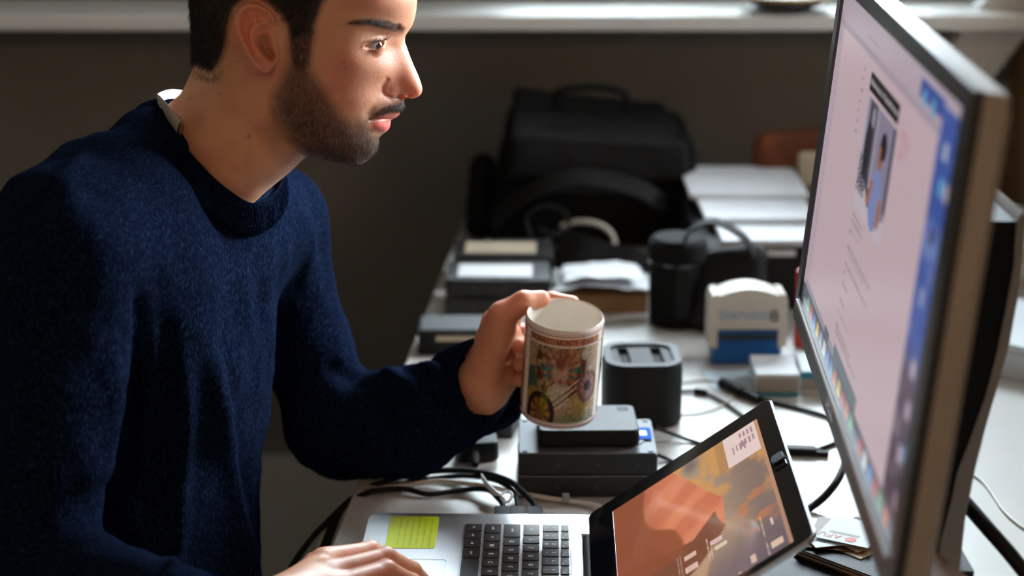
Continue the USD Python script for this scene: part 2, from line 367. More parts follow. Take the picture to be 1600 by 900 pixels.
def soft(poly, s): return ndimage.gaussian_filter(inpoly(poly, gx, gy).astype(float), s)
dune = [(.02, .02), (.02, .1005), (.0454, .1114), (.076, .1227), (.1171, .1369), (.1507, .1515), (.172, .1505), (.1962, .1488), (.2082, .1487), (.221, .1415), (.2482, .1304), (.2836, .1208), (.32, .112), (.32, .02)]
duneC = blend(np.zeros_like(C) + A3(214, 122, 88), A3(236, 150, 112), sm(np.sin(gx * 95 + gy * 60 + 3 * fb), -.6, 1) * .6)
duneC = blend(duneC, A3(172, 96, 66), sm(gy, .10, .05) * .8)
C = blend(C, 0 * C, 0 * gx); k = soft(dune, .7); C = C * (1 - k[..., None]) + duneC * k[..., None]
darkR = [(.1679, .1406), (.1833, .1423), (.1978, .145), (.2082, .1487), (.221, .1415), (.2482, .1304), (.2836, .1208), (.32, .112), (.32, .02), (.17, .02), (.195, .09), (.199, .115)]
C = blend(C, A3(126, 78, 56), soft(darkR, 1.2) * .95)
sand = [(.2255, .1395), (.2482, .1304), (.2836, .1208), (.32, .112), (.32, .02), (.305, .02), (.285, .075), (.255, .115)]
C = blend(C, A3(196, 160, 128), soft(sand, 1.5))
left = [(.02, .02), (.02, .074), (.0535, .0699), (.0728, .0681), (.0968, .0686), (.1151, .072), (.1319, .0789), (.1438, .0903), (.1558, .0986), (.1799, .1039), (.1975, .1061), (.215, .104), (.215, .02)]
C = blend(C, A3(150, 82, 54), soft(left, 1.5) * .92)
rect = lambda x0, y0, x1, y1: ((gx > x0) & (gx < x1) & (gy > y0) & (gy < y1)).astype(float)
C = blend(C, A3(200, 150, 118), rect(.02, .2002, .32, .206) * .8)
C = blend(C, A3(190, 140, 90), rect(.02, .154, .1022, .2002) * .85)
C = blend(C, A3(240, 214, 208), rect(.02, .1640, .1008, .1998))
for i in range(4):
    C = blend(C, A3(176, 140, 150), rect(.038, .1945 - .0042 * i, .052 - .0012 * i, .1962 - .0042 * i) + rect(.056, .1945 - .0042 * i, .070 + .002 * (i % 2), .1962 - .0042 * i))
    C = blend(C, A3(176, 140, 150), rect(.060, .184 - .0042 * i, .078 - .002 * (i % 3), .1857 - .0042 * i))
for x0, y0, x1, y1, c in ((.2205, .1033, .2290, .1155, (240, 205, 190)), (.2430, .1028, .2533, .1153, (240, 205, 190)), (.2220, .1302, .2305, .1426, (238, 205, 200)), (.2370, .1340, .2440, .1462, (238, 220, 195)),
                          (.2912, .1843, .3022, .1960, (244, 214, 190)), (.2928, .1635, .3064, .1690, (236, 205, 190)), (.2475, .1893, .2612, .1912, (238, 214, 214)), (.3085, .150, .3105, .153, (230, 205, 190))):
    C = blend(C, A3(*c), rect(x0, y0, x1, y1)); C = blend(C, A3(200, 150, 130), rect(x0 + .0018, y0 + .0018, x1 - .0018, y1 - .0018) * .35)
tx = lambda x0, x1, y, h=.0013: rect(x0, y, x1, y + h) * (np.sin(gx * 4200 + y * 9e3) > -.35)
for x0, x1, y in ((.214, .2577, .0960), (.214, .2560, .0988), (.2108, .2575, .1268), (.232, .2553, .1296), (.2348, .2756, .1800), (.249, .259, .1770), (.2863, .3095, .1803)):
    C = blend(C, A3(236, 206, 180), tx(x0, x1, y) * .85)
obj('screen', gridmesh(np.stack([gx, gy, 0 * gx + .0001], -1)), 'screen_glow_small', lap, smooth=True, color=C.reshape(-1, 3) * 1.25, m=lidM)

note = obj('sticky_note', at(rbox(.0485, .0750, .0005, .004, b=.0001), (-.1438, 1.6711, TZ)), 'note_green', None) if 0 else None
nt = thing('sticky_note', 'yellow-green sticky note with faint printing on the laptop palm rest', 'sticky note', mat=LAPM @ T4((.0470, -.0470, DH + .0001)))
obj('sheet', rbox(.0485, .0750, .0005, .004, b=.0001), 'note_green', nt, smooth=30)
pr = []
for i in range(6):
    for j in range(3):
        pr.append(box(.0015 + .0004 * ((i * 7 + j) % 3), .016 + .004 * ((i + 2 * j) % 3), .0001, (.018 - .0062 * i, .022 - .0225 * j, .0005)))
obj('printing', pr, 'note_ink', nt, smooth=False)

# ------------------------------------------------------------------ monitor
MS = 1.15
MO = V3(.2438 * MS, 1.4846 * MS, CAMZ - .467 * MS); MYAW, MTILT = -.0517, .0891
MW, MH = .556 * MS, .2993 * MS
ex = V3(math.sin(MYAW), -math.cos(MYAW), 0); ey = V3(math.sin(MTILT) * math.cos(MYAW), math.sin(MTILT) * math.sin(MYAW), math.cos(MTILT)); ez = np.cross(ex, ey)
MM = np.eye(4); MM[:3, 0] = ex; MM[:3, 1] = ey; MM[:3, 2] = ez; MM[:3, 3] = MO
mon = thing('monitor', 'large grey widescreen monitor showing a pinkish web page, facing the man', 'monitor', mat=MM)
fr = sg.box(0, 0, MW, MH).buffer(-.004).buffer(.004)
su0, su1, sv0, sv1 = .022, MW - .026, .0265, MH - .0145
opening = sg.box(su0, sv0, su1, sv1)
obj('bezel', extr(fr.difference(opening), .007, (0, 0, -.007)), 'monitor_bezel', mon, smooth=20)
obj('bezel_lip', [box(su1 - su0, .0035, .0022, ((su0 + su1) / 2, sv0 - .004, 0))], 'monitor_silver', mon, smooth=False)
shell = lambda d, z: np.c_[np.array(fr.buffer(-d).exterior.coords), np.full(len(fr.buffer(-d).exterior.coords), z)]
obj('rear_shell', trimesh.convex.convex_hull(np.vstack([shell(.0004, -.0071), shell(.0008, -.0215), shell(.003, -.0235)])), 'monitor_silver', mon, smooth=30)
obj('rear_hump', trimesh.convex.convex_hull(np.vstack([shell(.010, -.0236), shell(.014, -.028), shell(.07, -.040)])), 'monitor_silver', mon, smooth=30)
nx, ny = 560, 320
gx, gy = np.meshgrid(np.linspace(su0, su1, nx), np.linspace(sv0, sv1, ny))
U, Vv = gx / MW, 1 - gy / MH
rect = lambda x0, y0, x1, y1: ((U > x0) & (U < x1) & (Vv > y0) & (Vv < y1)).astype(float)
f1 = meshkit.fbm(np.stack([U * 6, Vv * 9, 0 * U], -1), 5, 5); f2 = meshkit.fbm(np.stack([U * 26, Vv * 20, 0 * U], -1), 4, 9)
C = np.zeros(U.shape + (3,)) + A3(70, 96, 176)
C = blend(C, A3(138, 158, 210), sm(f1, .5, .68) * .7); C = blend(C, A3(92, 66, 92), sm(Vv, .52, .62)); C = blend(C, A3(150, 128, 140), sm(f2, .52, .68) * sm(Vv, .55, .8) * .8); C = blend(C, A3(52, 46, 62), sm(f1, .52, .42) * sm(Vv, .6, .9) * .8)
C = blend(C, A3(96, 104, 116), rect(0, .874, 1, .94) * .75)
C = blend(C, A3(196, 180, 192), rect(0, 0, 1, .074))
C = blend(C, A3(216, 190, 198), rect(.0, .073, .853, .872))
C = blend(C, A3(200, 180, 192), rect(.0, .073, .853, .118)); C = blend(C, A3(186, 168, 182), rect(.0, .118, .853, .137))
C = blend(C, A3(206, 184, 196), rect(.0, .137, .092, .852)); C = blend(C, A3(184, 166, 182), rect(.062, .14, .084, .84) * (np.sin(Vv * 420) > .2) * .55)
C = blend(C, A3(150, 146, 160), rect(.055, .852, .40, .872) * .8)
C = blend(C, A3(96, 108, 120), rect(.30, .846, .345, .872)); C = blend(C, A3(112, 122, 132), rect(.40, .835, .62, .872))
C = blend(C, A3(150, 178, 196), rect(.055, .158, .068, .178) * .9)
C = blend(C, A3(62, 88, 170), rect(.716, .066, .86, .104))
# banner and picture
C = blend(C, A3(24, 20, 22), rect(.376, .163, .612, .206))
pu, pv = (U - .381) / (.614 - .381), (Vv - .218) / (.484 - .218)
ph = rect(.381, .218, .614, .484)
P = np.zeros_like(C) + A3(150, 142, 164)
P = blend(P, A3(196, 190, 206), sm(pu, .1, 0) + sm(np.abs(pu - .43), .03, .0) * .8)
P = blend(P, A3(84, 80, 92), ((pu > .12) & (pu < .36) & (pv < .7)).astype(float)); P = blend(P, A3(170, 166, 180), (((pu - .27) / .05) ** 2 + ((pv - .13) / .09) ** 2 < 1).astype(float) * .9)
P = blend(P, A3(52, 48, 56), (((pu - .2) / .11) ** 2 + ((pv - .42) / .24) ** 2 < 1).astype(float))
P = blend(P, A3(62, 52, 74), sm(pu, .90, .95) * (pv < .72))
P = blend(P, A3(212, 200, 210), (pv > .72 + .1 * np.sin(pu * 9)).astype(float))
P = blend(P, A3(40, 36, 44), ((pu < .30) & (pv > .52) & (pv < .86) & (np.sin(pu * 60 + 14 * np.sin(pv * 30)) > .15)).astype(float))
P = blend(P, A3(60, 60, 74), ((np.abs(pu - .36 - (pv - .72) * .8) < .05) & (pv > .62) & (pv < .86)).astype(float))
body = (((pu - .66) / .19) ** 2 + ((pv - .72) / .27) ** 2 < 1)
P = blend(P, A3(138, 150, 200), body.astype(float)); P = blend(P, A3(176, 120, 98), ((np.abs(pu - .82) < .055) & (pv > .66) & (pv < .9)).astype(float)); P = blend(P, A3(176, 116, 92), ((np.abs(pu - .47 + (pv - .7) * .3) < .05) & (pv > .6) & (pv < .84)).astype(float))
P = blend(P, A3(164, 104, 82), (((pu - .655) / .075) ** 2 + ((pv - .335) / .13) ** 2 < 1).astype(float)); P = blend(P, A3(36, 28, 32), (((pu - .70) / .10) ** 2 + ((pv - .245) / .12) ** 2 < 1).astype(float) * ~((pu < .66) & (pv > .27)))
C = C * (1 - ph[..., None]) + P * ph[..., None]
# captions and lists
tick = lambda x0, x1, y, h=.006, c=(96, 80, 96), a=.75: (rect(x0, y, x1, y + h) * (np.sin(U * 1500 + y * 900) > -.5) * a, c)
marks = [tick(.309, .309 + w, y) for w, y in ((.014, .172), (.010, .198), (.020, .226), (.016, .252), (.011, .276), (.015, .302), (.018, .328))]
marks += [tick(.386, .386 + w, y, .005) for w, y in ((.095, .505), (.10, .522), (.014, .552), (.075, .545), (.205, .588), (.16, .600), (.21, .632), (.012, .655), (.055, .682), (.05, .722), (.105, .755), (.14, .792), (.022, .785), (.2, .806))]
marks += [tick(.19, .40, .1245, .005, (150, 134, 156), .6), tick(.30, .42, .093, .006, (150, 134, 156), .5)]
marks += [tick(.638 + o, .638 + w, y, .008, (226, 110, 140), .75) for o, w, y in ((0, .010, .182), (.0, .052, .202), (0, .066, .216), (.004, .060, .230), (.008, .048, .244), (0, .03, .258))]
for k_, c in marks: C = blend(C, A3(*c), k_)
R = random.Random(4)
for i in range(20):
    x = .10 + i * .041; c = R.choice([(210, 120, 70), (90, 140, 210), (220, 222, 226), (120, 170, 120), (205, 70, 60), (90, 90, 110), (230, 190, 90), (170, 170, 200)])
    C = blend(C, A3(*c), rect(x, .883, x + .028, .918) * .85)
for x, y, c in ((.735, .085, (120, 190, 225)), (.79, .085, (110, 180, 220)), (.885, .135, (200, 205, 225)), (.89, .20, (110, 190, 225)), (.918, .20, (205, 190, 205)), (.885, .30, (70, 60, 100)), (.885, .42, (160, 170, 205)), (.90, .56, (214, 196, 206)), (.905, .64, (196, 182, 200)), (.90, .735, (206, 178, 196)), (.925, .72, (120, 180, 225)), (.915, .82, (150, 130, 150))):
    C = blend(C, A3(*c), rect(x, y, x + .022, y + .034) * .9)
obj('screen', gridmesh(np.stack([gx, gy, 0 * gx - .003], -1)), 'screen_glow', mon, smooth=True, color=C.reshape(-1, 3) * .98, m=None)
bt = text('Mariane, Plateforme', MH * .012, .0002); bt.apply_transform(T4((MW * .384, MH * (1 - .190), -.0028))); 
sx = (MW * .220) / (bt.bounds[1, 0] - bt.bounds[0, 0]); bt.vertices[:, 0] = (bt.vertices[:, 0] - MW * .384) * sx + MW * .384
mat('screen_white', (.02, .02, .02), .3, emit=(.80, .74, .78, .55))
obj('screen_text', bt, 'screen_white', mon, smooth=False)
lg = text('DELL', .013, .0003, bold=True); b = lg.bounds; lg.apply_translation([MW * .466 - (b[0, 0] + b[1, 0]) / 2, .0075, 0])
obj('logo', lg, 'label_white', mon, smooth=False)
# stand: black spine with a pale curved shell behind, on a round foot (world coordinates turned into the monitor's frame)
MI = np.linalg.inv(MM)
SY = 1.335
def prof(pts, Y): return np.array([[aty(x, y, Y)[0], aty(x, y, Y)[2]] for x, y in pts])
bl = [(1589, 346), (1584, 418), (1571, 489), (1557, 556), (1540, 620), (1516, 688), (1496, 740), (1486, 788), (1466, 866), (1455, 905), (1428, 905), (1450, 780), (1500, 560), (1530, 346)]
shl = [(1589, 346), (1584, 418), (1571, 489), (1557, 556), (1540, 620), (1516, 688), (1496, 740), (1486, 788), (1470, 850), (1462, 905), (1498, 905), (1508, 812), (1524, 732), (1540, 668), (1560, 600), (1577, 540), (1591, 460), (1600, 380), (1603, 343), (1598, 330)]
def slabY(pts, Y, d):
    m = extr(sg.Polygon(prof(pts, Y)).buffer(0), d); m.apply_transform(np.array([[1, 0, 0, 0], [0, 0, 1, Y], [0, 1, 0, 0], [0, 0, 0, 1.0]])); m.invert(); return m
obj('stand_spine', slabY(bl, SY, .11), 'black_plastic', mon, smooth=30, m=MI)
obj('stand_shell', slabY(shl, SY - .002, .114), 'monitor_silver', mon, smooth=30, m=MI)
sb = prof([(1455, 900), (1498, 900)], SY)
obj('stand_foot', [lathe([[0, 0], [.085, 0], [.09, .004], [.088, .010], [.03, .014], [0, .014]], 48, (sb.mean(0)[0] + .045, SY + .075, TZ + .0003)), box(.05, .10, max(sb[0, 1] - TZ - .010, .01), (sb.mean(0)[0], SY + .055, TZ + .012))], 'black_plastic', mon, smooth=40, m=MI)
vesa = at(trimesh.creation.cylinder(radius=.03, height=.045, sections=24), (MW / 2, MH * .45, -.058))
obj('stand_joint', vesa, 'black_plastic', mon, smooth=40)
# brown carton under the monitor's near corner
BZ = TZ + .152
q1, q2 = atz(1447, 853, BZ), atz(1500, 894, BZ); dv = (q2 - q1) / np.linalg.norm(q2 - q1); nv = V3(dv[1], -dv[0], 0)
if nv[0] > 0: nv = -nv
bd = sg.Polygon([(q1 + dv * a + nv * b_)[:2] for a, b_ in ((-.004, 0), (.17, 0), (.17, .036), (-.004, .036))])
t = thing('cardboard_box', 'tall brown cardboard box standing under the near corner of the monitor', 'box', (q1[0], q1[1], TZ + .0003))
obj('carton', at(extr(bd, .1495), (-q1[0], -q1[1], 0)), 'cardboard', t, smooth=False)
obj('lid', at(extr(bd.buffer(.0012, join_style=2), .0022), (-q1[0], -q1[1], .1497)), 'wood_brown', t, smooth=False)

# ------------------------------------------------------------------ hard drives and other boxes on the desk
def hdd(name_label, loc, rz=0, side='dark_metal', group=None, label_mat='label_white', face='steel', seal=True):
    t = thing('hard_drive', name_label, 'hard drive', loc, rz, group or 'hard drives stacked on the desk')
    L, W, H = .147, .1016, .0255
    obj('case', rbox(L, W, H - .003, .003, b=.001), side, t, smooth=30)
    plate = sg.box(-L/2, -W/2, L/2, W/2).buffer(-.004).buffer(.003)
    obj('cover_plate', [extr(plate, .0018, (0, 0, H - .003)), at(trimesh.creation.cylinder(radius=.046, height=.0012, sections=48), (.018, 0, H - .0006))], face, t, smooth=30)
    for sx in (-1, 0.1, 1):
        for sy_ in (-1, 1):
            obj('screw', at(trimesh.creation.cylinder(radius=.003, height=.0012, sections=12), (sx * (L/2 - .007), sy_ * (W/2 - .006), H - .0008)), 'steel', t, smooth=40)
    for xx in (-.032, .01, .052):
        obj('side_hole', at(trimesh.creation.cylinder(radius=.0026, height=.0012, sections=14), (xx, -W/2, H * .45), rx=PI/2), 'grey_plastic', t, smooth=40)
    if label_mat:
        obj('label', box(.105, .062, .0003, (-.004, -.004, H)), label_mat, t, smooth=False)
    obj('connector', box(.006, .05, .006, (L/2 - .001, 0, .004)), 'black_plastic', t, smooth=False)
    return t
p = (atz(812, 773) + atz(1026, 784)) / 2; hx, hy = p[0], p[1] + .052
hdd('bare hard drive with black sides, lower of the pair beside the laptop', (hx - .001, hy, TZ + .0004), .004, label_mat=None)
hdd('bare steel-topped hard drive under the portable drive, upper of the pair beside the laptop', (hx, hy, TZ + .0265), -.004, label_mat=None)
sealm = TZ + .0265 + .0255
t = thing('blue_seal', 'small blue and white sticker on the hard drive beside the portable drive', 'sticker', (hx + .0610, hy + .002, sealm + .0004))
obj('backing', rbox(.018, .034, .0005, .002, b=.0001), 'blue_label', t); obj('print', rbox(.008, .014, .0003, .002, (0, 0, .0006), b=.0001), 'label_white', t)
t = thing('portable_drive', 'slim black portable drive resting on the hard drives beneath the mug', 'external drive', (hx + .0005, hy + .0, sealm + .0008), .015)
obj('case', rbox(.108, .080, .0185, .008, b=.004), 'grey_plastic' if 0 else 'black_satin', t, smooth=40)
obj('top_plate', rbox(.104, .076, .0008, .007, (0, 0, .0181), b=.0003), 'grey_plastic', t, smooth=40)
obj('emblem', extr(sg.box(-.005, -.004, .005, .004).buffer(.001).difference(sg.box(-.0035, -.0025, .0035, .0025)), .0003, (.040, .026, .0189)), 'black_satin', t, smooth=False)
# charger
p = atz(1005, 672); cx, cy = p[0], p[1] + .047
t = thing('battery_charger', 'black rounded dual slot battery charger standing behind the mug', 'charger', (cx, cy, TZ + .0004), .04)
CW, CD, CH = .092, .094, .078
outer = sg.box(-CW/2, -CD/2, CW/2, CD/2).buffer(-.028).buffer(.028, quad_segs=10)
slots = [sg.box(x - .0062, -.024, x + .0062, .030) for x in (-.0205, .0185)]
inner = outer.buffer(-.010)
ringv = lambda d, z: np.c_[np.array(outer.buffer(-d, quad_segs=10).exterior.coords), np.full(len(outer.buffer(-d, quad_segs=10).exterior.coords), z)]
obj('housing', [trimesh.convex.convex_hull(np.vstack([ringv(.003, 0), ringv(.0, .004), ringv(0, CH - .012), ringv(.001, CH - .009)]))], 'black_plastic', t, smooth=40)
obj('rim', [extr(outer.buffer(-.001).difference(inner), .009, (0, 0, CH - .009))], 'black_plastic', t, smooth=30)
obj('top_panel', extr(inner.difference(shapely.union_all(slots)), .006, (0, 0, CH - .009)), 'black_satin', t, smooth=30)
for s in slots:
    obj('slot', extr(s.buffer(-.0003), .0012, (0, 0, CH - .0085)), 'black_gloss', t, smooth=False)
# far drives with white labels
p = atz(777, 494); fx, fy = p[0], p[1] + .052
for i, lb in enumerate(('black hard drive at the bottom of the far stack on the desk edge', 'black hard drive with a wide white label topping the nearer far stack')):
    hdd(lb, (fx + .001 * i, fy + .004 * i, TZ + .0004 + .0262 * i), .01 - .02 * i, face='dark_metal', label_mat='label_white' if i else None)
p = atz(788, 452); 
for i, lb in enumerate(('black hard drive, lower one of the rearmost stack before the camera bag', 'black hard drive with a yellowish white label, topping the rearmost stack')):
    hdd(lb, (fx + .006 + .002 * i, fy + .125 + .003 * i, TZ + .0004 + .0262 * i), .02 - .03 * i, face='dark_metal', label_mat='paper_warm' if i else None)
# flat recorder by the desk edge
p = atz(652, 556)
t = thing('flat_box', 'flat black box with a pale strip along its front, by the desk edge', 'media player', (p[0] + .085, p[1] + .035, TZ + .0004), 0)
obj('case', rbox(.168, .070, .034, .004, b=.002), 'black_satin', t, smooth=30)
obj('strip', box(.120, .0012, .007, (.0, -.0352, .020)), 'paper_warm', t, smooth=False)
obj('lid_plate', rbox(.160, .062, .001, .003, (0, 0, .0341), b=.0003), 'grey_plastic', t, smooth=30)
# things under the raised forearm
p = atz(762, 726)
t = thing('power_adapter', 'small black plug adapter lying under the raised forearm', 'power adapter', (p[0] - .012, p[1] + .022, TZ + .0004), .12)
obj('housing', rbox(.046, .036, .024, .007, b=.004), 'black_plastic', t, smooth=40)
obj('strain_relief', at(lathe([[0, 0], [.007, 0], [.0065, .010], [.004, .022], [0, .022]], 20), (-.006, -.016, .010), rx=PI/2 + .2), 'black_satin', t, smooth=40)
p = atz(775, 690)
t = thing('grey_box', 'small grey box with a blue label behind the black plug adapter', 'box', (p[0] + .0, p[1] + .045, TZ + .0004), -.18)
obj('carton', rbox(.05, .065, .030, .003, b=.001), 'grey_plastic', t, smooth=30); obj('label', box(.022, .03, .0004, (-.008, -.01, .0301)), 'blue_plastic', t, smooth=False)
# stamp
p = atz(1166, 570); sx_, sy_ = p[0], p[1] + .02
t = thing('rubber_stamp', 'beige and blue self-inking stamp standing behind the charger', 'stamp', (sx_, sy_, TZ + .0004), .02)
obj('base', rbox(.090, .040, .046, .004, b=.003), 'blue_plastic', t, smooth=30)
obj('slot', box(.078, .002, .007, (0, -.0202, .034)), 'ink_dark', t, smooth=False)
top = sg.Polygon([(-.050, .0)] + [(-.050, .060)] + [(-.047, .068)] + [(-.040, .070)] + [(x, .0665 + .010 * math.cos(x / .040 * PI / 2)) for x in np.linspace(-.038, .038, 13)] + [(.040, .070), (.047, .068), (.050, .060), (.050, 0), (.039, -.004), (.039, .022), (-.039, .022), (-.039, -.004)])
hous = extr(top, .044); hous.apply_transform(T4((0, .022, .026), rx=PI / 2)); obj('housing', hous, 'beige_plastic', t, smooth=25)
tl = text('Stendoo', .0125, .0005); b = tl.bounds; tl.apply_transform(T4((-.005 - (b[1, 0] + b[0, 0]) / 2, -.0219, .062), rx=PI / 2)); obj('lettering', tl, 'ink_blue', t, smooth=False)
tl = text('8', .015, .0005, bold=True); tl.apply_transform(T4((.026, -.0219, .059), rx=PI / 2)); obj('mark', tl, 'ink_dark', t, smooth=False)
# little cartons by the monitor
for i, (px, py, w, lb) in enumerate(((1215, 620, .053, 'small white and grey carton with a teal base strip, in front of the stamp'), (1285, 616, .050, 'small white and teal carton half hidden by the monitor edge'))):
    p = atz(px, py)
    t = thing('small_carton', lb, 'box', (p[0], p[1] + .037, TZ + .0004), -.02 - .03 * i, 'small cartons by the stamp')
    obj('carton', rbox(w, .074, .029, .001, b=.0006), 'paper', t, smooth=30)
    obj('front_label', box(w - .002, .0006, .019, (0, -.0373, .0055)), 'grey_card', t, smooth=False)
    obj('base_strip', box(w, .0007, .005, (0, -.0374, .0003)) if i == 0 else box(w + .0006, .0007, .009, (0, -.0374, .0195)), 'teal_card', t, smooth=False)
p = atz(1148, 600)
sh = thing('paper_slip', 'pale blue paper slip lying in front of the stamp', 'paper', (p[0] + .005, p[1] + .012, TZ + .0003), .1)
obj('sheet', box(.075, .075, .0008), 'pale_blue_paper', sh, smooth=False)
p = atz(1246, 553)
t = thing('red_marker', 'red and black marker pen upright between the stamp and monitor', 'marker', (p[0] + .012, p[1] + .035, TZ + .0004))
obj('barrel', lathe([[0, 0], [.012, 0], [.012, .074], [.010, .078], [0, .078]], 24), 'red_plastic', t, smooth=40); obj('cap', lathe([[0, .0782], [.0125, .0782], [.0125, .10], [.011, .104], [0, .104]], 24), 'red_plastic', t, smooth=40)
# ------------------------------------------------------------------ far end of the desk: papers, bags, box
p = atz(1166, 502); bx, by = p[0] + .032, p[1] + .205
t = thing('letter_box', 'black desktop box with a pale label, carrying the stack of papers', 'box', (bx, by, TZ + .0004), 0)
obj('body', rbox(.185, .30, .092, .006, b=.003), 'black_satin', t, smooth=30)
obj('drawer_front', rbox(.165, .004, .064, .0015, (0, -.151, .010), b=.001), 'black_plastic', t, smooth=30)
obj('label', box(.062, .0012, .009, (.010, -.1508, .0785)), 'label_white', t, smooth=False)
z = TZ + .0004 + .0921
R = random.Random(11)
PILE = [('lowest sheaf of white papers on the black box', .146, .29, .010, (.010, -.006), 3), ('middle sheaf of white papers, set back on the lowest one', .164, .25, .009, (.004, .062), 3), ('broad white paper sheaf topping the stack of papers', .182, .20, .007, (.002, .150), 2)]
for lb, w, d, h, (ox, oy), n in PILE:
    t = thing('paper_sheaf', lb, 'papers', (bx + ox, by + oy, z + .0003), .03 * (R.random() - .5), 'paper sheaves piled on the black box')
    for k in range(n):
        zz = h * k / n
        obj('sheet', box(w - .004 * R.random(), d - .004 * R.random(), h / n - .0004, (.003 * (R.random() - .5), .003 * (R.random() - .5), zz)), 'paper', t, smooth=False)
    z += h + .0004
def softbox(pts_r, smooth_it=12, edge=.012):
    """hull of balls, refined and smoothed: a soft bag"""
    m = manifold3d.Manifold.batch_hull([manifold3d.Manifold.sphere(r, 16).translate([*map(float, p)]) for p, r in pts_r]).refine_to_length(edge)
    tm = totri(m); tm = trimesh.Trimesh(tm.vertices, tm.faces); return tm
# camera bag
p = atz(925, 372); gx0, gy0 = p[0] + .0, 2.855
t = thing('camera_bag', 'large black camera bag standing against the wall at the desk end', 'bag', (gx0, gy0, TZ + .0004), 0)
bm = softbox([((x, y, zz), .02) for x, y, zz in ((-.15, -.06, .02), (.15, -.06, .02), (-.15, .08, .02), (.15, .08, .02), (-.118, -.045, .17), (.140, -.045, .155), (-.115, .07, .19), (.135, .07, .17))])
d = meshkit.fbm(bm.vertices * 14, 3, 2) - .5; bm.vertices = bm.vertices + bm.vertex_normals * (d * .016)[:, None]; bm.vertices[:, 2] = np.maximum(bm.vertices[:, 2], 0)
obj('body', bm, 'bag_fabric', t, smooth=60)
fl = softbox([((x, y, zz), .010) for x, y, zz in ((-.122, -.075, .175), (.138, -.072, .158), (-.118, .07, .220), (.115, .07, .195), (-.128, -.078, .120), (.142, -.078, .112))], edge=.010)
d = meshkit.fbm(fl.vertices * 18, 3, 7) - .5; fl.vertices = fl.vertices + fl.vertex_normals * (d * .010)[:, None]
obj('flap', fl, 'bag_leather', t, smooth=60)
obj('pocket', softbox([((x, y, zz), .014) for x, y, zz in ((-.10, -.085, .018), (.09, -.085, .018), (-.10, -.085, .085), (.09, -.085, .085))]), 'bag_fabric', t, smooth=50)
obj('handle', tube([(-.06, 0, .212), (-.055, -.01, .238), (0, -.012, .246), (.05, -.01, .236), (.055, 0, .205)], .007, 8), 'bag_leather', t, smooth=60)
obj('side_pouch', softbox([((x, y, zz), .022) for x, y, zz in ((-.185, -.04, .024), (-.185, .05, .024), (-.178, -.03, .105), (-.178, .04, .105))]), 'bag_fabric', t, smooth=60)
def band(pts, w, th, up=(0, 0, 1), n=10):
    """flat strap: width along 'up' made square to the path"""
    q = spline(pts, n); tt = np.gradient(q, axis=0); tt /= np.linalg.norm(tt, axis=1, keepdims=True)
    b = np.array(up, float) - tt * (tt @ np.array(up, float))[:, None]; b /= np.linalg.norm(b, axis=1, keepdims=True); nn = np.cross(tt, b)
    P = np.stack([q + b * w/2 + nn * th/2, q + b * w/2 - nn * th/2, q - b * w/2 - nn * th/2, q - b * w/2 + nn * th/2, q + b * w/2 + nn * th/2], 1)
    m = gridmesh(P); caps = [[0, 1, 2], [0, 2, 3]]; L_ = 5 * (len(q) - 1)
    m = trimesh.Trimesh(m.vertices, np.vstack([m.faces, caps, [[L_, L_+2, L_+1], [L_, L_+3, L_+2]]])); m.fix_normals(); return m
def A(px, py, Y): return aty(px, py, Y)
st = band([A(768, 352, 2.76), A(800, 318, 2.75), A(850, 292, 2.74), A(905, 276, 2.74), A(960, 284, 2.74), A(1010, 300, 2.74), A(1045, 330, 2.74)], .030, .004, up=(0, .6, .8))
t = thing('bag_strap', 'wide black shoulder strap arching in front of the camera bag', 'strap', A(768, 352, 2.76)); o = A(768, 352, 2.76)
obj('webbing', at(st, -o), 'bag_leather', t, smooth=40)
obj('buckle', at(rbox(.030, .010, .022, .003, b=.002), A(1040, 326, 2.74) - o), 'black_gloss', t, smooth=40)
# soft pouch, lens case and strap in front of the papers
p = atz(1062, 517)
t = thing('lens_pouch', 'upright black lens pouch with a lid, left of the black box', 'pouch', (p[0] - .002, p[1] + .035, TZ + .0004), .1)
pm = lathe([[0, 0], [.034, 0], [.038, .004], [.039, .05], [.038, .092], [0, .092]], 32); obj('body', pm, 'bag_fabric', t, smooth=40)
obj('lid', lathe([[0, .0925], [.040, .0925], [.041, .098], [.040, .118], [.034, .124], [0, .125]], 32), 'bag_fabric', t, smooth=40)
obj('zip', lathe([[.0385, .0905], [.0412, .0905], [.0412, .0935], [.0385, .0935]], 32), 'black_gloss', t, smooth=30)
obj('belt_loop', rbox(.022, .006, .07, .002, (0, -.0415, .02), b=.001), 'bag_leather', t, smooth=30)
t = thing('black_pouch', 'black padded pouch leaning with its strap against the black box', 'pouch', (*(atz(1136, 528)[:2] + [0, .025]), TZ + .0004), -.3)
pm = softbox([((x, y, zz), .018) for x, y, zz in ((-.035, 0, .018), (.04, 0, .018), (-.03, .03, .09), (.03, .03, .10), (-.03, .05, .018), (.03, .05, .018))], edge=.008)
d = meshkit.fbm(pm.vertices * 25, 3, 5) - .5; pm.vertices = pm.vertices + pm.vertex_normals * (d * .010)[:, None]; pm.vertices[:, 2] = np.maximum(pm.vertices[:, 2], 0)
obj('body', pm, 'bag_leather', t, smooth=60)
obj('strap', band([(-.05, .01, .10), (-.055, -.012, .135), (-.02, -.02, .16), (.02, -.01, .14), (.035, .01, .11)], .018, .003, up=(0, 1, .2)), 'bag_leather', t, smooth=40)
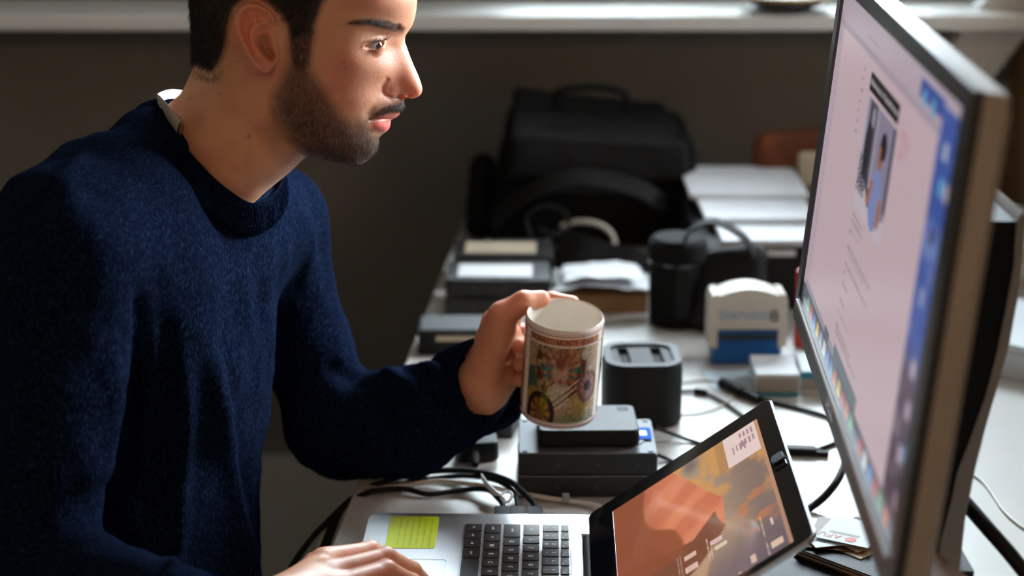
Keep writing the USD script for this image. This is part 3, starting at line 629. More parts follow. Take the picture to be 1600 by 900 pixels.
# folded papers on a brown carton
p = atz(940, 492)
t = thing('brown_carton', 'low brown cardboard carton behind the mug hand', 'box', (p[0], p[1] + .05, TZ + .0004), .02)
obj('carton', rbox(.128, .09, .027, .002, b=.001), 'cardboard', t, smooth=30); obj('flap', box(.124, .042, .0012, (0, .02, .0271)), 'cardboard', t, smooth=False)
nx_, ny_ = 40, 30; ux, uy = np.meshgrid(np.linspace(-1, 1, nx_), np.linspace(-1, 1, ny_))
def crumple(w, d, h, seed, z0):
    zz = h * (.35 + .65 * meshkit.fbm(np.stack([ux * 2.2, uy * 1.6, 0 * ux + seed], -1), 3, seed)) * (1 - .55 * ux**2) 
    top = np.stack([ux * w / 2 * (1 + .04 * np.sin(uy * 5)), uy * d / 2 * (1 + .06 * np.sin(ux * 4)), z0 + zz], -1)
    a = gridmesh(top); b_ = a.copy(); b_.vertices = b_.vertices - [0, 0, .0012]; b_.invert(); return [a, b_]
t = thing('crumpled_paper', 'crumpled white papers lying on the low brown carton', 'paper', (p[0] + .002, p[1] + .045, TZ + .0288), .03)
obj('sheet', crumple(.135, .095, .018, 3, .0015), 'paper', t, smooth=40); obj('sheet', crumple(.11, .08, .012, 9, .017), 'paper', t, smooth=40)
# dark strap crossing behind the mug
t = thing('neck_strap', 'dark woven camera neck strap lying across the desk', 'strap', atz(880, 400)); o = atz(880, 400)
obj('webbing', at(band([A(868, 388, 2.60) + [0, 0, .0], A(905, 396, 2.57), A(945, 408, 2.55), A(985, 418, 2.53), A(1010, 430, 2.52)], .062, .004, up=(0, .75, .66)), -o), 'bag_leather', t, smooth=40)
def cable(label, pts, r=.0022, m='cable_black', cat_='cable', name='cable', plug=None, n=10):
    o = np.array(pts[0]); t = thing(name, label, cat_, o)
    obj('cord', at(tube(pts, r, 10, n), -o), m, t, smooth=60)
    for k, (ax0, ax1, pr) in enumerate(plug or []):
        obj('plug', at(tube([ax0, ax1], pr, 12, 2), -o), m, t, smooth=50)
    return t, o
Zt = lambda px, py, h=.003: atz(px, py, TZ + h)
cable('pale grey cable looped in front of the camera bag', [A(878, 352, 2.72), A(905, 346, 2.70), A(935, 350, 2.69), A(955, 364, 2.68), A(961, 384, 2.66), A(952, 394, 2.64)], .0035, 'cable_white')
cable('dark cable coiled loosely in front of the camera bag', [A(830, 372, 2.70), A(822, 340, 2.71), A(850, 322, 2.72), A(880, 330, 2.72), A(888, 352, 2.70), A(865, 366, 2.68), A(842, 356, 2.69)], .003)
cable('short white adapter plug lying behind the far drives', [A(870, 388, 2.62), A(888, 388, 2.62), A(906, 390, 2.62)], .0075, 'label_white', 'plug', 'adapter_plug')
# cables on the middle of the desk
t, o = cable('black charger cord running from the charger behind the laptop screen', [Zt(1060, 612), Zt(1085, 611), Zt(1100, 613), Zt(1130, 628), Zt(1160, 649), Zt(1200, 680)], .0021, plug=[(Zt(1086, 611, .004), Zt(1104, 614, .004), .0042)])
cable('black cord with a thick connector in front of the blue paper', [Zt(1180, 622, .005), Zt(1205, 628), Zt(1240, 636), Zt(1290, 650), Zt(1340, 668)], .0026, plug=[(Zt(1128, 598, .006), Zt(1160, 613, .007), .007), (Zt(1158, 612, .007), Zt(1186, 625, .006), .0055)])
cable('thin white cord curling on the desk right of the charger', [Zt(1064, 598, .002), Zt(1100, 594, .002), Zt(1128, 600, .002), Zt(1145, 616, .002), Zt(1128, 634, .002), Zt(1095, 645, .002), Zt(1064, 648, .002)], .0012, 'cable_white')
cable('black lead leaving the hard drives, upper of two', [Zt(1024, 668, .02), Zt(1045, 676, .010), Zt(1075, 687), Zt(1105, 696), Zt(1140, 706)], .0022)
cable('black lead leaving the hard drives, lower of two', [Zt(1026, 710, .008), Zt(1042, 717), Zt(1062, 727), Zt(1085, 742)], .0022)
t, o = cable('black lead with a flat plug under the monitor edge', [Zt(1262, 708, .005), Zt(1290, 698), Zt(1330, 682), Zt(1370, 672)], .0026)
obj('plug', at(rbox(.042, .014, .009, .003, b=.002), Zt(1246, 709, .001) - o, rz=-.1), 'cable_black', t, smooth=40)
obj('plug', at(rbox(.024, .007, .006, .002, b=.001), Zt(1278, 712, .001) - o, rz=-.15), 'cable_black', t, smooth=40)
cable('thick black power cable rising from the laptop to the monitor', [Zt(1230, 815, .004), Zt(1262, 796, .004), Zt(1285, 779, .012), Zt(1305, 756, .024), Zt(1320, 728, .034), Zt(1340, 690, .05)], .0042)
cable('thick black monitor cable drooping down to the desk on the right', [A(1470, 742, 1.42), A(1500, 776, 1.39), A(1540, 822, 1.36), A(1580, 868, 1.34), A(1625, 925, 1.32), A(1680, 1000, 1.31)], .0062)
cable('thin pale cord trailing over the desk on the far right', [Zt(1505, 735, .002), Zt(1530, 748, .002), Zt(1548, 768, .002), Zt(1570, 800, .002), Zt(1605, 828, .002), Zt(1660, 850, .002)], .0014, 'cable_white')
# cables plugged into the side of the laptop and falling off the desk
LS = lambda u, k, h=.012: (LAPM @ np.array([u, k, h, 1.0]))[:3]
def usb(label, u, pts, r, m='cable_black'):
    a, b_ = LS(u, .0005), LS(u, .028)
    o = a; t = thing('usb_cable', label, 'cable', o, group='usb cables plugged into the laptop side')
    obj('cord', at(tube([LS(u, .026)] + [LS(u, .038, .016)] + pts, r, 10), -o), m, t, smooth=60)
    bx_ = rbox(.0165, .0275, .0095, .002, b=.0015); obj('plug', at(bx_, LS(u, .0145, .0100) - o, rz=-.0235), m, t, smooth=40)
    obj('strain_relief', at(tube([LS(u, .027), LS(u, .040, .015)], [.0042, .0028], 12, 2), -o), m, t, smooth=50)
H = lambda px, py, h: atz(px, py, TZ + h)
usb('black usb cable nearest the hinge, arching highest over the desk edge', .1665, [H(816, 768, .022), H(796, 752, .024), H(760, 740, .022), H(715, 735, .010), H(660, 738, .0045), H(600, 752, .0042), A(552, 778, 1.80), A(515, 812, 1.77), A(480, 850, 1.74), A(446, 905, 1.70), A(425, 980, 1.66)], .0034)
usb('black usb cable in the middle port, crossing under the others', .1490, [H(800, 766, .018), H(772, 750, .018), H(735, 744, .014), H(700, 745, .006), H(650, 752, .0036), H(590, 764, .0036), A(545, 782, 1.79), A(522, 812, 1.76), A(505, 850, 1.73), A(488, 905, 1.70), A(480, 980, 1.66)], .0026)
usb('black usb cable in the port farthest from the hinge', .1335, [H(776, 776, .016), H(764, 766, .014), H(740, 764, .008), H(705, 768, .004), H(668, 772, .004), H(630, 764, .006), H(580, 768, .006), A(540, 790, 1.77), A(520, 830, 1.74), A(508, 870, 1.71), A(515, 905, 1.68), A(520, 980, 1.64)], .0029)
o = LS(.198, .004)
t = thing('charging_cable', 'beige charging cable looping from the laptop side round to its corner', 'cable', o)
obj('cord', at(tube([LS(.208, .003, .008), H(938, 806, .006), H(944, 800, .005), H(936, 792, .004), H(905, 785, .004), H(860, 779, .004), H(820, 772, .006), H(780, 764, .012), H(740, 757, .010), H(690, 752, .007), H(640, 757, .0045), H(585, 766, .004), A(540, 788, 1.80), A(512, 825, 1.77), A(495, 868, 1.74), A(490, 920, 1.70)], .0027, 10), -o), 'cable_white', t, smooth=60)
obj('clip', at(rbox(.008, .006, .010, .002, b=.001), H(884, 785, .003) - o), 'clear_plastic', t, smooth=40)
o = LS(.186, .001, .004)
t = thing('cable_adapter', 'small translucent grey connector plugged in beside the black usb plugs', 'adapter', o)
obj('body', at(rbox(.013, .030, .008, .003, b=.002), LS(.187, .0175, .004) - o, rz=.45), 'clear_plastic', t, smooth=40)
obj('tip', at(rbox(.011, .012, .008, .002, b=.002), LS(.1935, .0065, .004) - o, rz=.45), 'label_white', t, smooth=40)
t = thing('cable_tag', 'white plastic tag tied round the black usb cables', 'tag', H(760, 752, .020)); o = H(760, 752, .020)
obj('strip', at(band([H(752, 744, .022), H(762, 758, .022), H(776, 772, .020), H(788, 784, .014)], .006, .0012, up=(0, .3, 1)), -o), 'label_white', t, smooth=40)
obj('loop', at(tube([H(780, 774, .018), H(792, 768, .020), H(800, 772, .020), H(796, 782, .016), H(786, 784, .015), H(780, 774, .018)], .0016, 8), -o), 'label_white', t, smooth=50)
# notebook and business cards under the monitor's lower corner
n0, n1 = atz(1256, 861, TZ + .016), atz(1366, 902, TZ + .016)
da = (n1 - n0) / np.linalg.norm(n1 - n0); ang = math.atan2(da[1], da[0]); nn = V3(-da[1], da[0], 0)
t = thing('notebook', 'dark notebook with reddish page edges lying below the business cards', 'notebook', (n0[0], n0[1], TZ + .0064), ang)
W_, D_ = .118, .105
obj('cover', [box(W_, D_, .0012, (W_/2 - .012, D_/2, 0)), box(W_, D_, .0012, (W_/2 - .012, D_/2, .0088))], 'black_plastic', t, smooth=False)
for k in range(4):
    obj('pages', box(W_ - .004, D_ - .004, .0016, (W_/2 - .012, D_/2 - .0015, .0014 + .0018 * k)), 'paper_warm' if k % 2 else 'orange_cloth', t, smooth=False)
c0 = n0 + da * .01 - nn * .07
t = thing('black_folder', 'flat black folder lying under the laptop screen corner', 'folder', (c0[0], c0[1], TZ + .0004), ang)
obj('cover', rbox(.24, .20, .0055, .006, (-.012, .03, 0), b=.001), 'black_plastic', t, smooth=30)
k0, k1 = atz(1274, 839, TZ + .024), atz(1353, 856, TZ + .024)
dk_ = (k1 - k0) / np.linalg.norm(k1 - k0); ka = math.atan2(dk_[1], dk_[0])
cm = (k0 + k1) / 2
R = random.Random(3)
spec = [('paper_warm', 'brownish printed card at the bottom of the card heap', -.35, (.012, -.006)), ('orange_cloth', 'orange-brown card low in the heap of cards', .25, (-.004, -.004)), ('paper_warm', 'cream card in the middle of the card heap', -.5, (.016, .004)), ('paper', 'white folded card sticking out below the lettered card', .75, (.000, .002)), ('grey_card', 'grey card directly beneath the lettered card', .12, (.010, .012))]
zc = TZ + .0166
for m_, lb, a, (ox, oy) in spec:
    t = thing('business_card', lb, 'card', (cm[0] + ox, cm[1] + .020 + oy, zc + .0002), ka + a, 'cards heaped below the monitor')
    obj('card', box(.062, .044, .0009), m_, t, smooth=False)
    if m_ != 'paper': obj('print', box(.02, .012, .0002, (.012, -.010, .0009)), 'ink_red' if m_ == 'paper_warm' else 'ink_dark', t, smooth=False)
    zc += .0013
t = thing('letterhead_card', 'white card with red AFU lettering on top of the card heap', 'card', (k0[0], k0[1], zc + .0003), ka)
CWd = np.linalg.norm(k1 - k0) + .003
obj('card', box(CWd, .060, .0008, (CWd / 2 - .001, .030, 0)), 'paper', t, smooth=False)
tl = text('AFU', .0085, .0002); b = tl.bounds; tl.apply_transform(T4((CWd * .42, .0145, .0009), rz=PI)); obj('lettering', tl, 'ink_red', t, smooth=False)
obj('emblem', at(trimesh.creation.cylinder(radius=.0055, height=.0003, sections=24), (CWd * .60, .010, .0010)), 'ink_red', t, smooth=False)
obj('fine_print', [box(.03, .0012, .0002, (CWd * .42, .0185 + .0028 * k, .0008)) for k in range(2)], 'grey_card', t, smooth=False)
# on the window ledge and in the far corner
pz = aty(1228, 12, 2.93)
t = thing('shallow_bowl', 'shallow dark bowl with a straw-coloured rim on the window ledge', 'bowl', (pz[0], 2.938, SILLZ + .0004))
obj('bowl', lathe([[0, 0], [.030, 0], [.062, .012], [.072, .020], [.074, .022], [.070, .0225], [.058, .0165], [0, .006]], 48), 'monitor_bezel', t, smooth=40)
obj('rim', lathe([[.0735, .022], [.0745, .0255], [.071, .027], [.069, .0235]], 48), 'straw', t, smooth=40)
pz = aty(1236, 236, 2.80)
t = thing('orange_pouch', 'dull orange cloth pouch behind the stack of papers', 'pouch', (pz[0], 2.83, TZ + .0004))
pm = softbox([((x, y, zz), .022) for x, y, zz in ((-.05, 0, .022), (.06, 0, .022), (-.05, .04, .022), (.06, .04, .022), (-.035, .01, .15), (.05, .01, .16))], edge=.01)
d = meshkit.fbm(pm.vertices * 20, 3, 15) - .5; pm.vertices = pm.vertices + pm.vertex_normals * (d * .02)[:, None]; pm.vertices[:, 2] = np.maximum(pm.vertices[:, 2], 0)
obj('cloth', pm, 'orange_cloth', t, smooth=60); obj('flap', softbox([((x, y, zz), .008) for x, y, zz in ((.02, -.03, .10), (.065, -.028, .10), (.02, -.024, .14), (.065, -.022, .14))]), 'paper_warm', t, smooth=50)
pz = atz(1585, 345)
t = thing('paper_roll', 'white paper roll lying against the brown wall behind the monitor', 'paper roll', (min(pz[0], RX - .09), 2.62, TZ + .0004), 1.35)
obj('roll', at(trimesh.creation.cylinder(radius=.038, height=.24, sections=40), (0, 0, .038), ry=PI/2), 'paper', t, smooth=40); obj('end_curl', at(trimesh.creation.annulus(.012, .030, .242, sections=32), (0, 0, .038), ry=PI/2), 'paper_warm', t, smooth=30)
pz = atz(1600, 610)
t = thing('white_carton', 'flat white carton lying on the desk at the far right', 'box', (pz[0] + .085, pz[1] + .10, TZ + .0004), -.62)
obj('carton', rbox(.22, .20, .045, .003, b=.001), 'paper', t, smooth=30); obj('lid_seam', box(.2212, .2012, .0012, (0, 0, .034)), 'grey_card', t, smooth=False)
# ------------------------------------------------------------------ implicit shapes
def surfnet(F, org, h):
    """marching tetrahedra (always a closed, manifold surface): F < 0 inside -> triangles, then relaxed a little"""
    F = np.where(np.abs(F) < 1e-7, 1e-7, F).astype(np.float32)
    for ax in range(3):
        for e_ in (0, -1):
            q = [slice(None)] * 3; q[ax] = e_; F[tuple(q)] = np.maximum(F[tuple(q)], h * .5)
    sh = F.shape; S = F < 0
    cell = np.zeros(tuple(s - 1 for s in sh), np.uint8)
    offs = [(i, j, k) for i in (0, 1) for j in (0, 1) for k in (0, 1)]
    for c in offs: cell += S[c[0]:sh[0]-1+c[0], c[1]:sh[1]-1+c[1], c[2]:sh[2]-1+c[2]]
    act = np.argwhere((cell > 0) & (cell < 8))
    lin = lambda p: (p[:, 0] * sh[1] + p[:, 1]) * sh[2] + p[:, 2]
    f = F.ravel(); N = f.size
    tets = [(0, 1, 3, 7), (0, 3, 2, 7), (0, 2, 6, 7), (0, 6, 4, 7), (0, 4, 5, 7), (0, 5, 1, 7)]
    cid = [lin(act + np.array(o)) for o in offs]
    E = []
    for t in tets:
        v = np.stack([cid[i] for i in t], 1); s = f[v] < 0; n = s.sum(1)
        def emit(rows, order, tri):
            w = np.take_along_axis(v[rows], order, 1)
            E.append(np.stack([np.stack([np.minimum(w[:, a], w[:, b]), np.maximum(w[:, a], w[:, b])], 1) for a, b in tri], 1))
        for cnt, inside in ((1, True), (3, False)):
            r = np.where(n == cnt)[0]
            if len(r):
                o = np.argsort(s[r] != inside, axis=1, kind='stable'); emit(r, o, ((0, 1), (0, 2), (0, 3)))
        r = np.where(n == 2)[0]
        if len(r):
            o = np.argsort(~s[r], axis=1, kind='stable')
            emit(r, o, ((0, 2), (0, 3), (1, 3))); emit(r, o, ((0, 2), (1, 3), (1, 2)))
    T = np.concatenate(E); key = T[..., 0].astype(np.int64) * N + T[..., 1]
    u, inv = np.unique(key.ravel(), return_inverse=True)
    a, b = u // N, u % N
    pos = lambda q: np.stack([q // (sh[1] * sh[2]), (q // sh[2]) % sh[1], q % sh[2]], 1).astype(float)
    w = (f[a] / (f[a] - f[b]))[:, None]; V = pos(a) * (1 - w) + pos(b) * w
    tri = inv.reshape(-1, 3)
    grads = np.gradient(F); C = V[tri].mean(1); ci = np.round(C).astype(int)
    g = np.stack([q[tuple(ci.T)] for q in grads], 1)
    nn = np.cross(V[tri[:, 1]] - V[tri[:, 0]], V[tri[:, 2]] - V[tri[:, 0]])
    m = trimesh.Trimesh(np.asarray(org) + V * h, tri, process=False)
    trimesh.repair.fix_winding(m)
    if m.volume < 0: m.invert()
    trimesh.smoothing.filter_taubin(m, lamb=.5, nu=.53, iterations=4)
    return m
def grid(lo, hi, h):
    ax = [np.arange(l, u + h, h, dtype=np.float32) for l, u in zip(lo, hi)]
    return np.stack(np.meshgrid(*ax, indexing='ij'), -1)
def cone(P, a, b, ra, rb):
    a, b = np.asarray(a, np.float32), np.asarray(b, np.float32); d = b - a
    t = np.clip(((P - a) @ d) / max(float(d @ d), 1e-12), 0, 1)
    return np.linalg.norm(P - a - t[..., None] * d, axis=-1) - (ra + (rb - ra) * t)
def smin(a, b, k):
    h = np.clip(.5 + .5 * (b - a) / k, 0, 1); return b + (a - b) * h - k * h * (1 - h)
def chain(P, pts, rs, F=None, k=.008):
    for (a, b), (ra, rb) in zip(zip(pts, pts[1:]), zip(rs, rs[1:])):
        d = cone(P, a, b, ra, rb); F = d if F is None else smin(F, d, k)
    return F
def ellip(P, c, axes, r):
    """axes: rows = unit axes; r: half extents"""
    q = (P - np.asarray(c, np.float32)) @ np.asarray(axes, np.float32).T
    k0 = np.linalg.norm(q / np.asarray(r, np.float32), axis=-1); k1 = np.linalg.norm(q / np.asarray(r, np.float32)**2, axis=-1)
    return k0 * (k0 - 1) / np.maximum(k1, 1e-9)

# ------------------------------------------------------------------ the man: head and neck, modelled from the side
YH = 1.66
def plane(px, py, w):
    """picture point lying w metres on the near side of the head's middle plane -> (X, Z)"""
    p = aty(px, py, YH - w); return p[0], p[2]
rim = [(651.5,0),(650.5,14),(648,28),(644,40),(637,50),(633,58),(633,66),(636,75),(640,86),(646,101),(653,117.5),(658,131),(659.8,139),(658,146.5),(652,151.7),(644,153.8),(637,153),(631,155),(630,162),(629.5,169),(625.5,174),(624,179),(618,184),(609.5,186.8),(610,191),(609,199),(604,205.5),(597,209),(592,216),(591,226),(586,238),(577,248.5),(566,255),(554,256.5),(536,253),(513,247.5),(492,243),(480,243),(466,256),(451,270),(431,286),(411,303),(397,319),(380,352),(340,370),(290,330),(245,260),(236,205),(255,172),(266,160),(280,149),(288,136),(299,112),(303,98),(304,80),(304,60),(303,30),(301,0),(305,-35),(322,-74),(360,-108),(410,-128),(470,-136),(530,-131),(580,-112),(616,-84),(638,-50),(648,-22)]
rim = np.array(rim)
rimS = spline(np.vstack([rim, rim[:1]]), 8)[:-1]
rimXZ = np.array([plane(x, y, 0) for x, y in rimS])
ctl = [ # px, py, half width in mm
 (640,0,24),(620,0,40),(590,0,54),(560,5,61),(520,10,66),(470,10,70),(420,0,74),(360,0,72),(325,0,54),
 (638,30,18),(625,36,28),(605,38,38),(580,36,50),(555,38,59),(520,45,64),(480,50,68),(440,50,70),(340,50,68),(318,50,46),
 (627,60,11),(621,68,15),(610,70,19),(604,80,25),(590,88,38),(575,92,47),(555,88,56),(530,80,62),(500,80,66),(460,80,69),(430,90,69),(370,90,64),(330,95,50),(315,95,32),
 (634,85,6.5),(625,85,12),(612,95,21),(595,105,36),(640,105,8),(630,108,13),(615,115,20),(600,118,31),(645,122,10),(635,126,14),(652,138,8.5),(642,142,10.5),
 (620,140,17),(608,140,18),(596,142,26),(580,140,38),(560,135,48),(530,130,57),(490,130,61),(450,130,60),(410,130,58),(370,135,54),(335,140,42),(312,140,24),
 (622,160,14),(605,165,26),(585,165,36),(560,165,47),(530,165,55),(490,165,59),(450,165,56),(410,165,54),(370,165,53),(325,165,42),(296,165,22),
 (612,178,16),(598,180,24),(580,184,31),(602,197,19),(588,200,27),(570,200,36),(540,200,49),(500,200,55),(470,205,52),(440,200,51),(400,200,53),(350,200,53),(300,200,42),(265,200,20),
 (580,222,22),(565,225,33),(540,228,44),(510,226,50),(480,228,46),(455,235,46),(572,240,20),(555,245,26),(530,243,30),(500,240,34),(450,252,40),(420,260,50),(380,260,56),(330,260,60),(280,260,50),
 (415,285,38),(390,300,44),(350,320,55),(310,310,50),
 (560,-50,52),(500,-60,64),(430,-60,70),(370,-55,62),(600,-50,36),(520,-100,40),(440,-105,48),(380,-85,44),(330,-40,36)]
cXZ = np.array([plane(x, y, w / 1000) for x, y, w in ctl]); cq = np.array([(w / 1000)**2 for *_, w in ctl])
K = 1000.0
pts_ = np.vstack([rimXZ[::3], cXZ]) * K; vals = np.concatenate([np.zeros(len(rimXZ[::3])), cq * K * K])
rbf = RBFInterpolator(pts_, vals, kernel='thin_plate_spline', smoothing=60.0)
CEN = np.array(plane(440, 112, 0))
ang = np.unwrap(np.arctan2(rimXZ[:, 1] - CEN[1], rimXZ[:, 0] - CEN[0])); rad = np.linalg.norm(rimXZ - CEN, axis=1)
if ang[-1] < ang[0]: ang, rad = ang[::-1], rad[::-1]
a_ext = np.concatenate([ang - 2*PI, ang, ang + 2*PI]); r_ext = np.tile(rad, 3); o_ = np.argsort(a_ext, kind='stable'); a_ext, r_ext = a_ext[o_], r_ext[o_]
NPH, NR = 640, 170
dens = lambda a: 1 + 2.6 * np.exp(-((np.angle(np.exp(1j * (a + .25)))) / .55) ** 2)
aa = np.linspace(-PI, PI, 6000); cd = np.cumsum(dens(aa)); cd = (cd - cd[0]) / (cd[-1] - cd[0])
phi = np.interp(np.linspace(0, 1, NPH, endpoint=False), cd, aa)
Rp = np.interp(phi, a_ext, r_ext)
tt_ = np.linspace(0, 1, NR); rho = 1 - (1 - tt_) ** 1.7 * 1.0
rho = rho / rho[-1]
HX = CEN[0] + rho[:, None] * (Rp * np.cos(phi))[None]; HZ = CEN[1] + rho[:, None] * (Rp * np.sin(phi))[None]
Q = rbf(np.stack([HX.ravel(), HZ.ravel()], 1) * K).reshape(HX.shape) / K / K
edge = (1 - rho)[:, None] * Rp[None]
Q = np.maximum(Q, edge * .004 + 1e-12)
Q[-1] = 0
W = np.sqrt(Q)
# work in "feature pixels": the picture position of each surface point on the near side
def featpx(X, W_, Z): return topx(np.stack([X, YH - W_, Z], -1))
FP = featpx(HX, W, HZ)
def dseg(P, poly):
    """distance in px from points P to a polyline"""
    d = np.full(P.shape[:-1], 1e9)
    for a, b in zip(poly[:-1], poly[1:]):
        a, b = np.array(a, float), np.array(b, float); ab = b - a
        t = np.clip(((P - a) @ ab) / (ab @ ab), 0, 1); d = np.minimum(d, np.linalg.norm(P - a - t[..., None] * ab, axis=-1))
    return d
def blob(x, y, sx, sy, rot=0):
    dx, dy = FP[..., 0] - x, FP[..., 1] - y; c, s = math.cos(rot), math.sin(rot)
    return np.exp(-.5 * (((dx * c + dy * s) / sx) ** 2 + ((-dx * s + dy * c) / sy) ** 2))
fade = np.clip(edge / .004, 0, 1)
mm_ = .001
D = 0
D = D + 2.6 * blob(613, 141, 8, 8.5) - 1.9 * np.exp(-(dseg(FP, [(604,125),(598,133),(597,143),(602,150),(610,153)]) / 4.2) ** 2)   # wing of the nose and its crease
D = D - 7.5 * blob(632, 151.0, 6.5, 2.4, -.12)                                                                             # nostril
D = D + 1.6 * blob(606, 181, 11, 2.6, -.22) + 2.4 * blob(598, 196, 11, 6, .1) - 2.0 * np.exp(-(dseg(FP, [(578,188),(590,186.4),(600,185.8),(611,186.5)]) / 2.0) ** 2)
D = D - 1.6 * blob(596, 211, 12, 4, .3) + 1.0 * blob(566, 188, 7, 10)
D = D - 1.0 * np.exp(-(dseg(FP, [(594,150),(584,164),(575,178)]) / 5) ** 2)                                              # fold beside the mouth
D = D + 2.0 * blob(600, 40, 26, 6, .12) - 1.5 * blob(600, 54, 18, 4, .1) + 1.2 * blob(545, 92, 20, 12, .2)               # brow, socket, cheekbone
D = D + 1.2 * np.exp(-(dseg(FP, [(395,130),(400,180),(400,240),(398,300)]) / 14) ** 2) * 1.2 * sm(FP[..., 1], 115, 170)          # neck muscle
D = D - 1.5 * blob(455, 215, 14, 30, -.5) + 2.4 * np.exp(-(dseg(FP, [(428,160),(440,190),(460,216),(488,234),(525,243),(556,247)]) / 7) ** 2) - 3.0 * np.exp(-(dseg(FP, [(416,186),(432,214),(456,236),(478,247)]) / 9) ** 2) - 10.0 * blob(412, 68, 7.5, 13, -.2) - 8.0 * blob(422, 85, 4.5, 7, -.5)
W = np.where(edge > 0, np.maximum(W + D * mm_ * fade, 0), 0)
# eyelids over the eyeball
EB = np.array([*plane(577.5, 70.5, .031)]); EW, ER = .0312, .0121
rr = np.hypot(HX - EB[0], HZ - EB[1])
FP = featpx(HX, W, HZ)
lidw = np.where(rr < .0139, EW + np.sqrt(np.maximum(.0139**2 - rr**2, 0)), 0)
ballw = EW + np.sqrt(np.maximum(ER**2 - rr**2, 0))
PLN = topx(np.stack([HX, np.full_like(HX, YH - .042), HZ], -1))
k_ = .0022
Wl = np.where(rr < .0139, -smin(-W, -lidw, k_), W)
openp = sg.Polygon([(569.5,70.2),(574,68.8),(582,67.2),(592,66.2),(606,66.8),(606,69.5),(598,73.2),(590,76.8),(583,75.8),(575,73.2)])
ins = shapely.contains_xy(openp, PLN[..., 0], PLN[..., 1])
dl = np.array(shapely.distance(shapely.points(PLN.reshape(-1, 2)), openp.exterior)).reshape(rr.shape)
sd = np.where(ins, -dl, dl)
Wl = Wl + .0007 * np.exp(-((sd - 1.6) / 1.5) ** 2) * (rr < .0150) - .0010 * np.exp(-(dseg(PLN, [(570,59.5),(580,56.5),(592,56),(603,57.5)]) / 1.6) ** 2) * (rr < .02)
W = np.where(ins & (rr < .0131), np.minimum(Wl, EW + np.sqrt(np.maximum(.0100**2 - rr**2, 0)) * .8), Wl)
W[-1] = 0
FP = featpx(HX, W, HZ)
near = np.stack([HX, YH - W, HZ], -1); far = np.stack([HX, YH + W, HZ], -1)
n0_ = NR * NPH
ii, jj = np.meshgrid(np.arange(NR - 1), np.arange(NPH), indexing='ij'); j2 = (jj + 1) % NPH
q_ = np.stack([ii * NPH + jj, ii * NPH + j2, (ii + 1) * NPH + j2, (ii + 1) * NPH + jj], -1).reshape(-1, 4)
f_ = np.vstack([q_[:, [0, 1, 2]], q_[:, [0, 2, 3]]])
remap = np.arange(n0_) + n0_; remap[(NR - 1) * NPH:] = np.arange((NR - 1) * NPH, n0_)     # the middle line is shared
head = trimesh.Trimesh(np.vstack([near.reshape(-1, 3), far.reshape(-1, 3)]), np.vstack([f_, remap[f_[:, ::-1]]]), process=False)
head.merge_vertices(); head.update_faces(head.nondegenerate_faces()); head.remove_unreferenced_vertices()
if head.volume < 0: head.invert()
print('head', len(head.vertices), head.is_watertight, head.volume)
# ear: a relief on a plate that stands off the head
earo = sg.Polygon(spline(np.array([(388,2),(378,6),(369,16),(364,30),(364.5,46),(370,63),(379,83),(389,99),(398,110.5),(409,115.5),(420,114.5),(427,106),(432,98),(440,88),(443,74),(442,56),(442,40),(434,24),(419,12),(404,4),(388,2)]), 6))
ex_, ez_ = np.meshgrid(np.arange(360, 446, .7), np.arange(-3, 120, .7))
ins = shapely.contains_xy(earo, ex_, ez_)
din = np.where(ins, shapely.distance(shapely.points(np.stack([ex_, ez_], -1).reshape(-1, 2)), earo.exterior).reshape(ex_.shape), 0)
EPX = np.stack([ex_, ez_], -1)
g = lambda poly, s: np.exp(-(dseg(EPX, poly) / s) ** 2)
eb = lambda x, y, sx, sy, r=0: np.exp(-.5 * ((((ex_ - x) * math.cos(r) + (ez_ - y) * math.sin(r)) / sx) ** 2 + ((-(ex_ - x) * math.sin(r) + (ez_ - y) * math.cos(r)) / sy) ** 2))
hE = np.zeros_like(ex_)
hE += 3.4 * g([(428,32),(420,19),(405,10),(390,8),(378,14),(371,26),(371,44),(377,62),(387,82),(397,98)], 5.0)       # helix
hE -= 1.8 * g([(404,22),(390,19),(382,30),(381,45),(387,62),(396,80)], 5.0)                                       # scapha
hE += 2.6 * g([(412,36),(399,42),(392,54),(394,68),(402,82),(412,90)], 5.5)                                       # antihelix
hE += 1.2 * g([(418,30),(402,26),(396,40)], 4.5)
hE *= 1.6; hE -= 13.0 * eb(411, 66, 7, 13, -.25) + 12.0 * eb(421, 84, 4.5, 7, -.5)                                              # concha
hE += 2.2 * g([(432,42),(420,48),(408,53)], 4.0) + 3.0 * eb(429, 76, 4, 8) + 2.2 * eb(413, 95, 6, 4) + 2.6 * eb(411, 106, 9, 7)
Ew = .0705 - .0035 * sm(ex_, 430, 441) + np.clip((430 - ex_) / 66, 0, 1.1) ** .8 * .0125 + (hE * .001)
rnd = np.sqrt(np.clip(1 - (1 - np.clip(din / 6.0, 0, 1)) ** 2, 0, 1))
back = .0705 + np.clip((430 - ex_) / 66, 0, 1.1) ** .8 * .0125 - .0075
back = np.minimum(back, Ew - .0015)
midw = (Ew * .5 + back * .5); 
front_w = midw + (Ew - midw) * rnd; back_w = midw + (back - midw) * rnd
def earP(w_):
    P = np.zeros(ex_.shape + (3,)); 
    u, v = (ex_ - 800) / FPX, (ez_ - 450) / FPX
    dy, dz = cp - v * sp, -sp - v * cp; t = (YH - w_) / dy
    P[..., 0] = u * t; P[..., 1] = YH - w_; P[..., 2] = CAMZ + dz * t; return P
keepq = ins[:-1, :-1] | ins[1:, :-1] | ins[:-1, 1:] | ins[1:, 1:]
h_, w_ = ex_.shape
a_ = (np.arange(h_ - 1)[:, None] * w_ + np.arange(w_ - 1)[None])[keepq]
fq = np.vstack([np.stack([a_, a_ + 1, a_ + w_ + 1], 1), np.stack([a_, a_ + w_ + 1, a_ + w_], 1)])
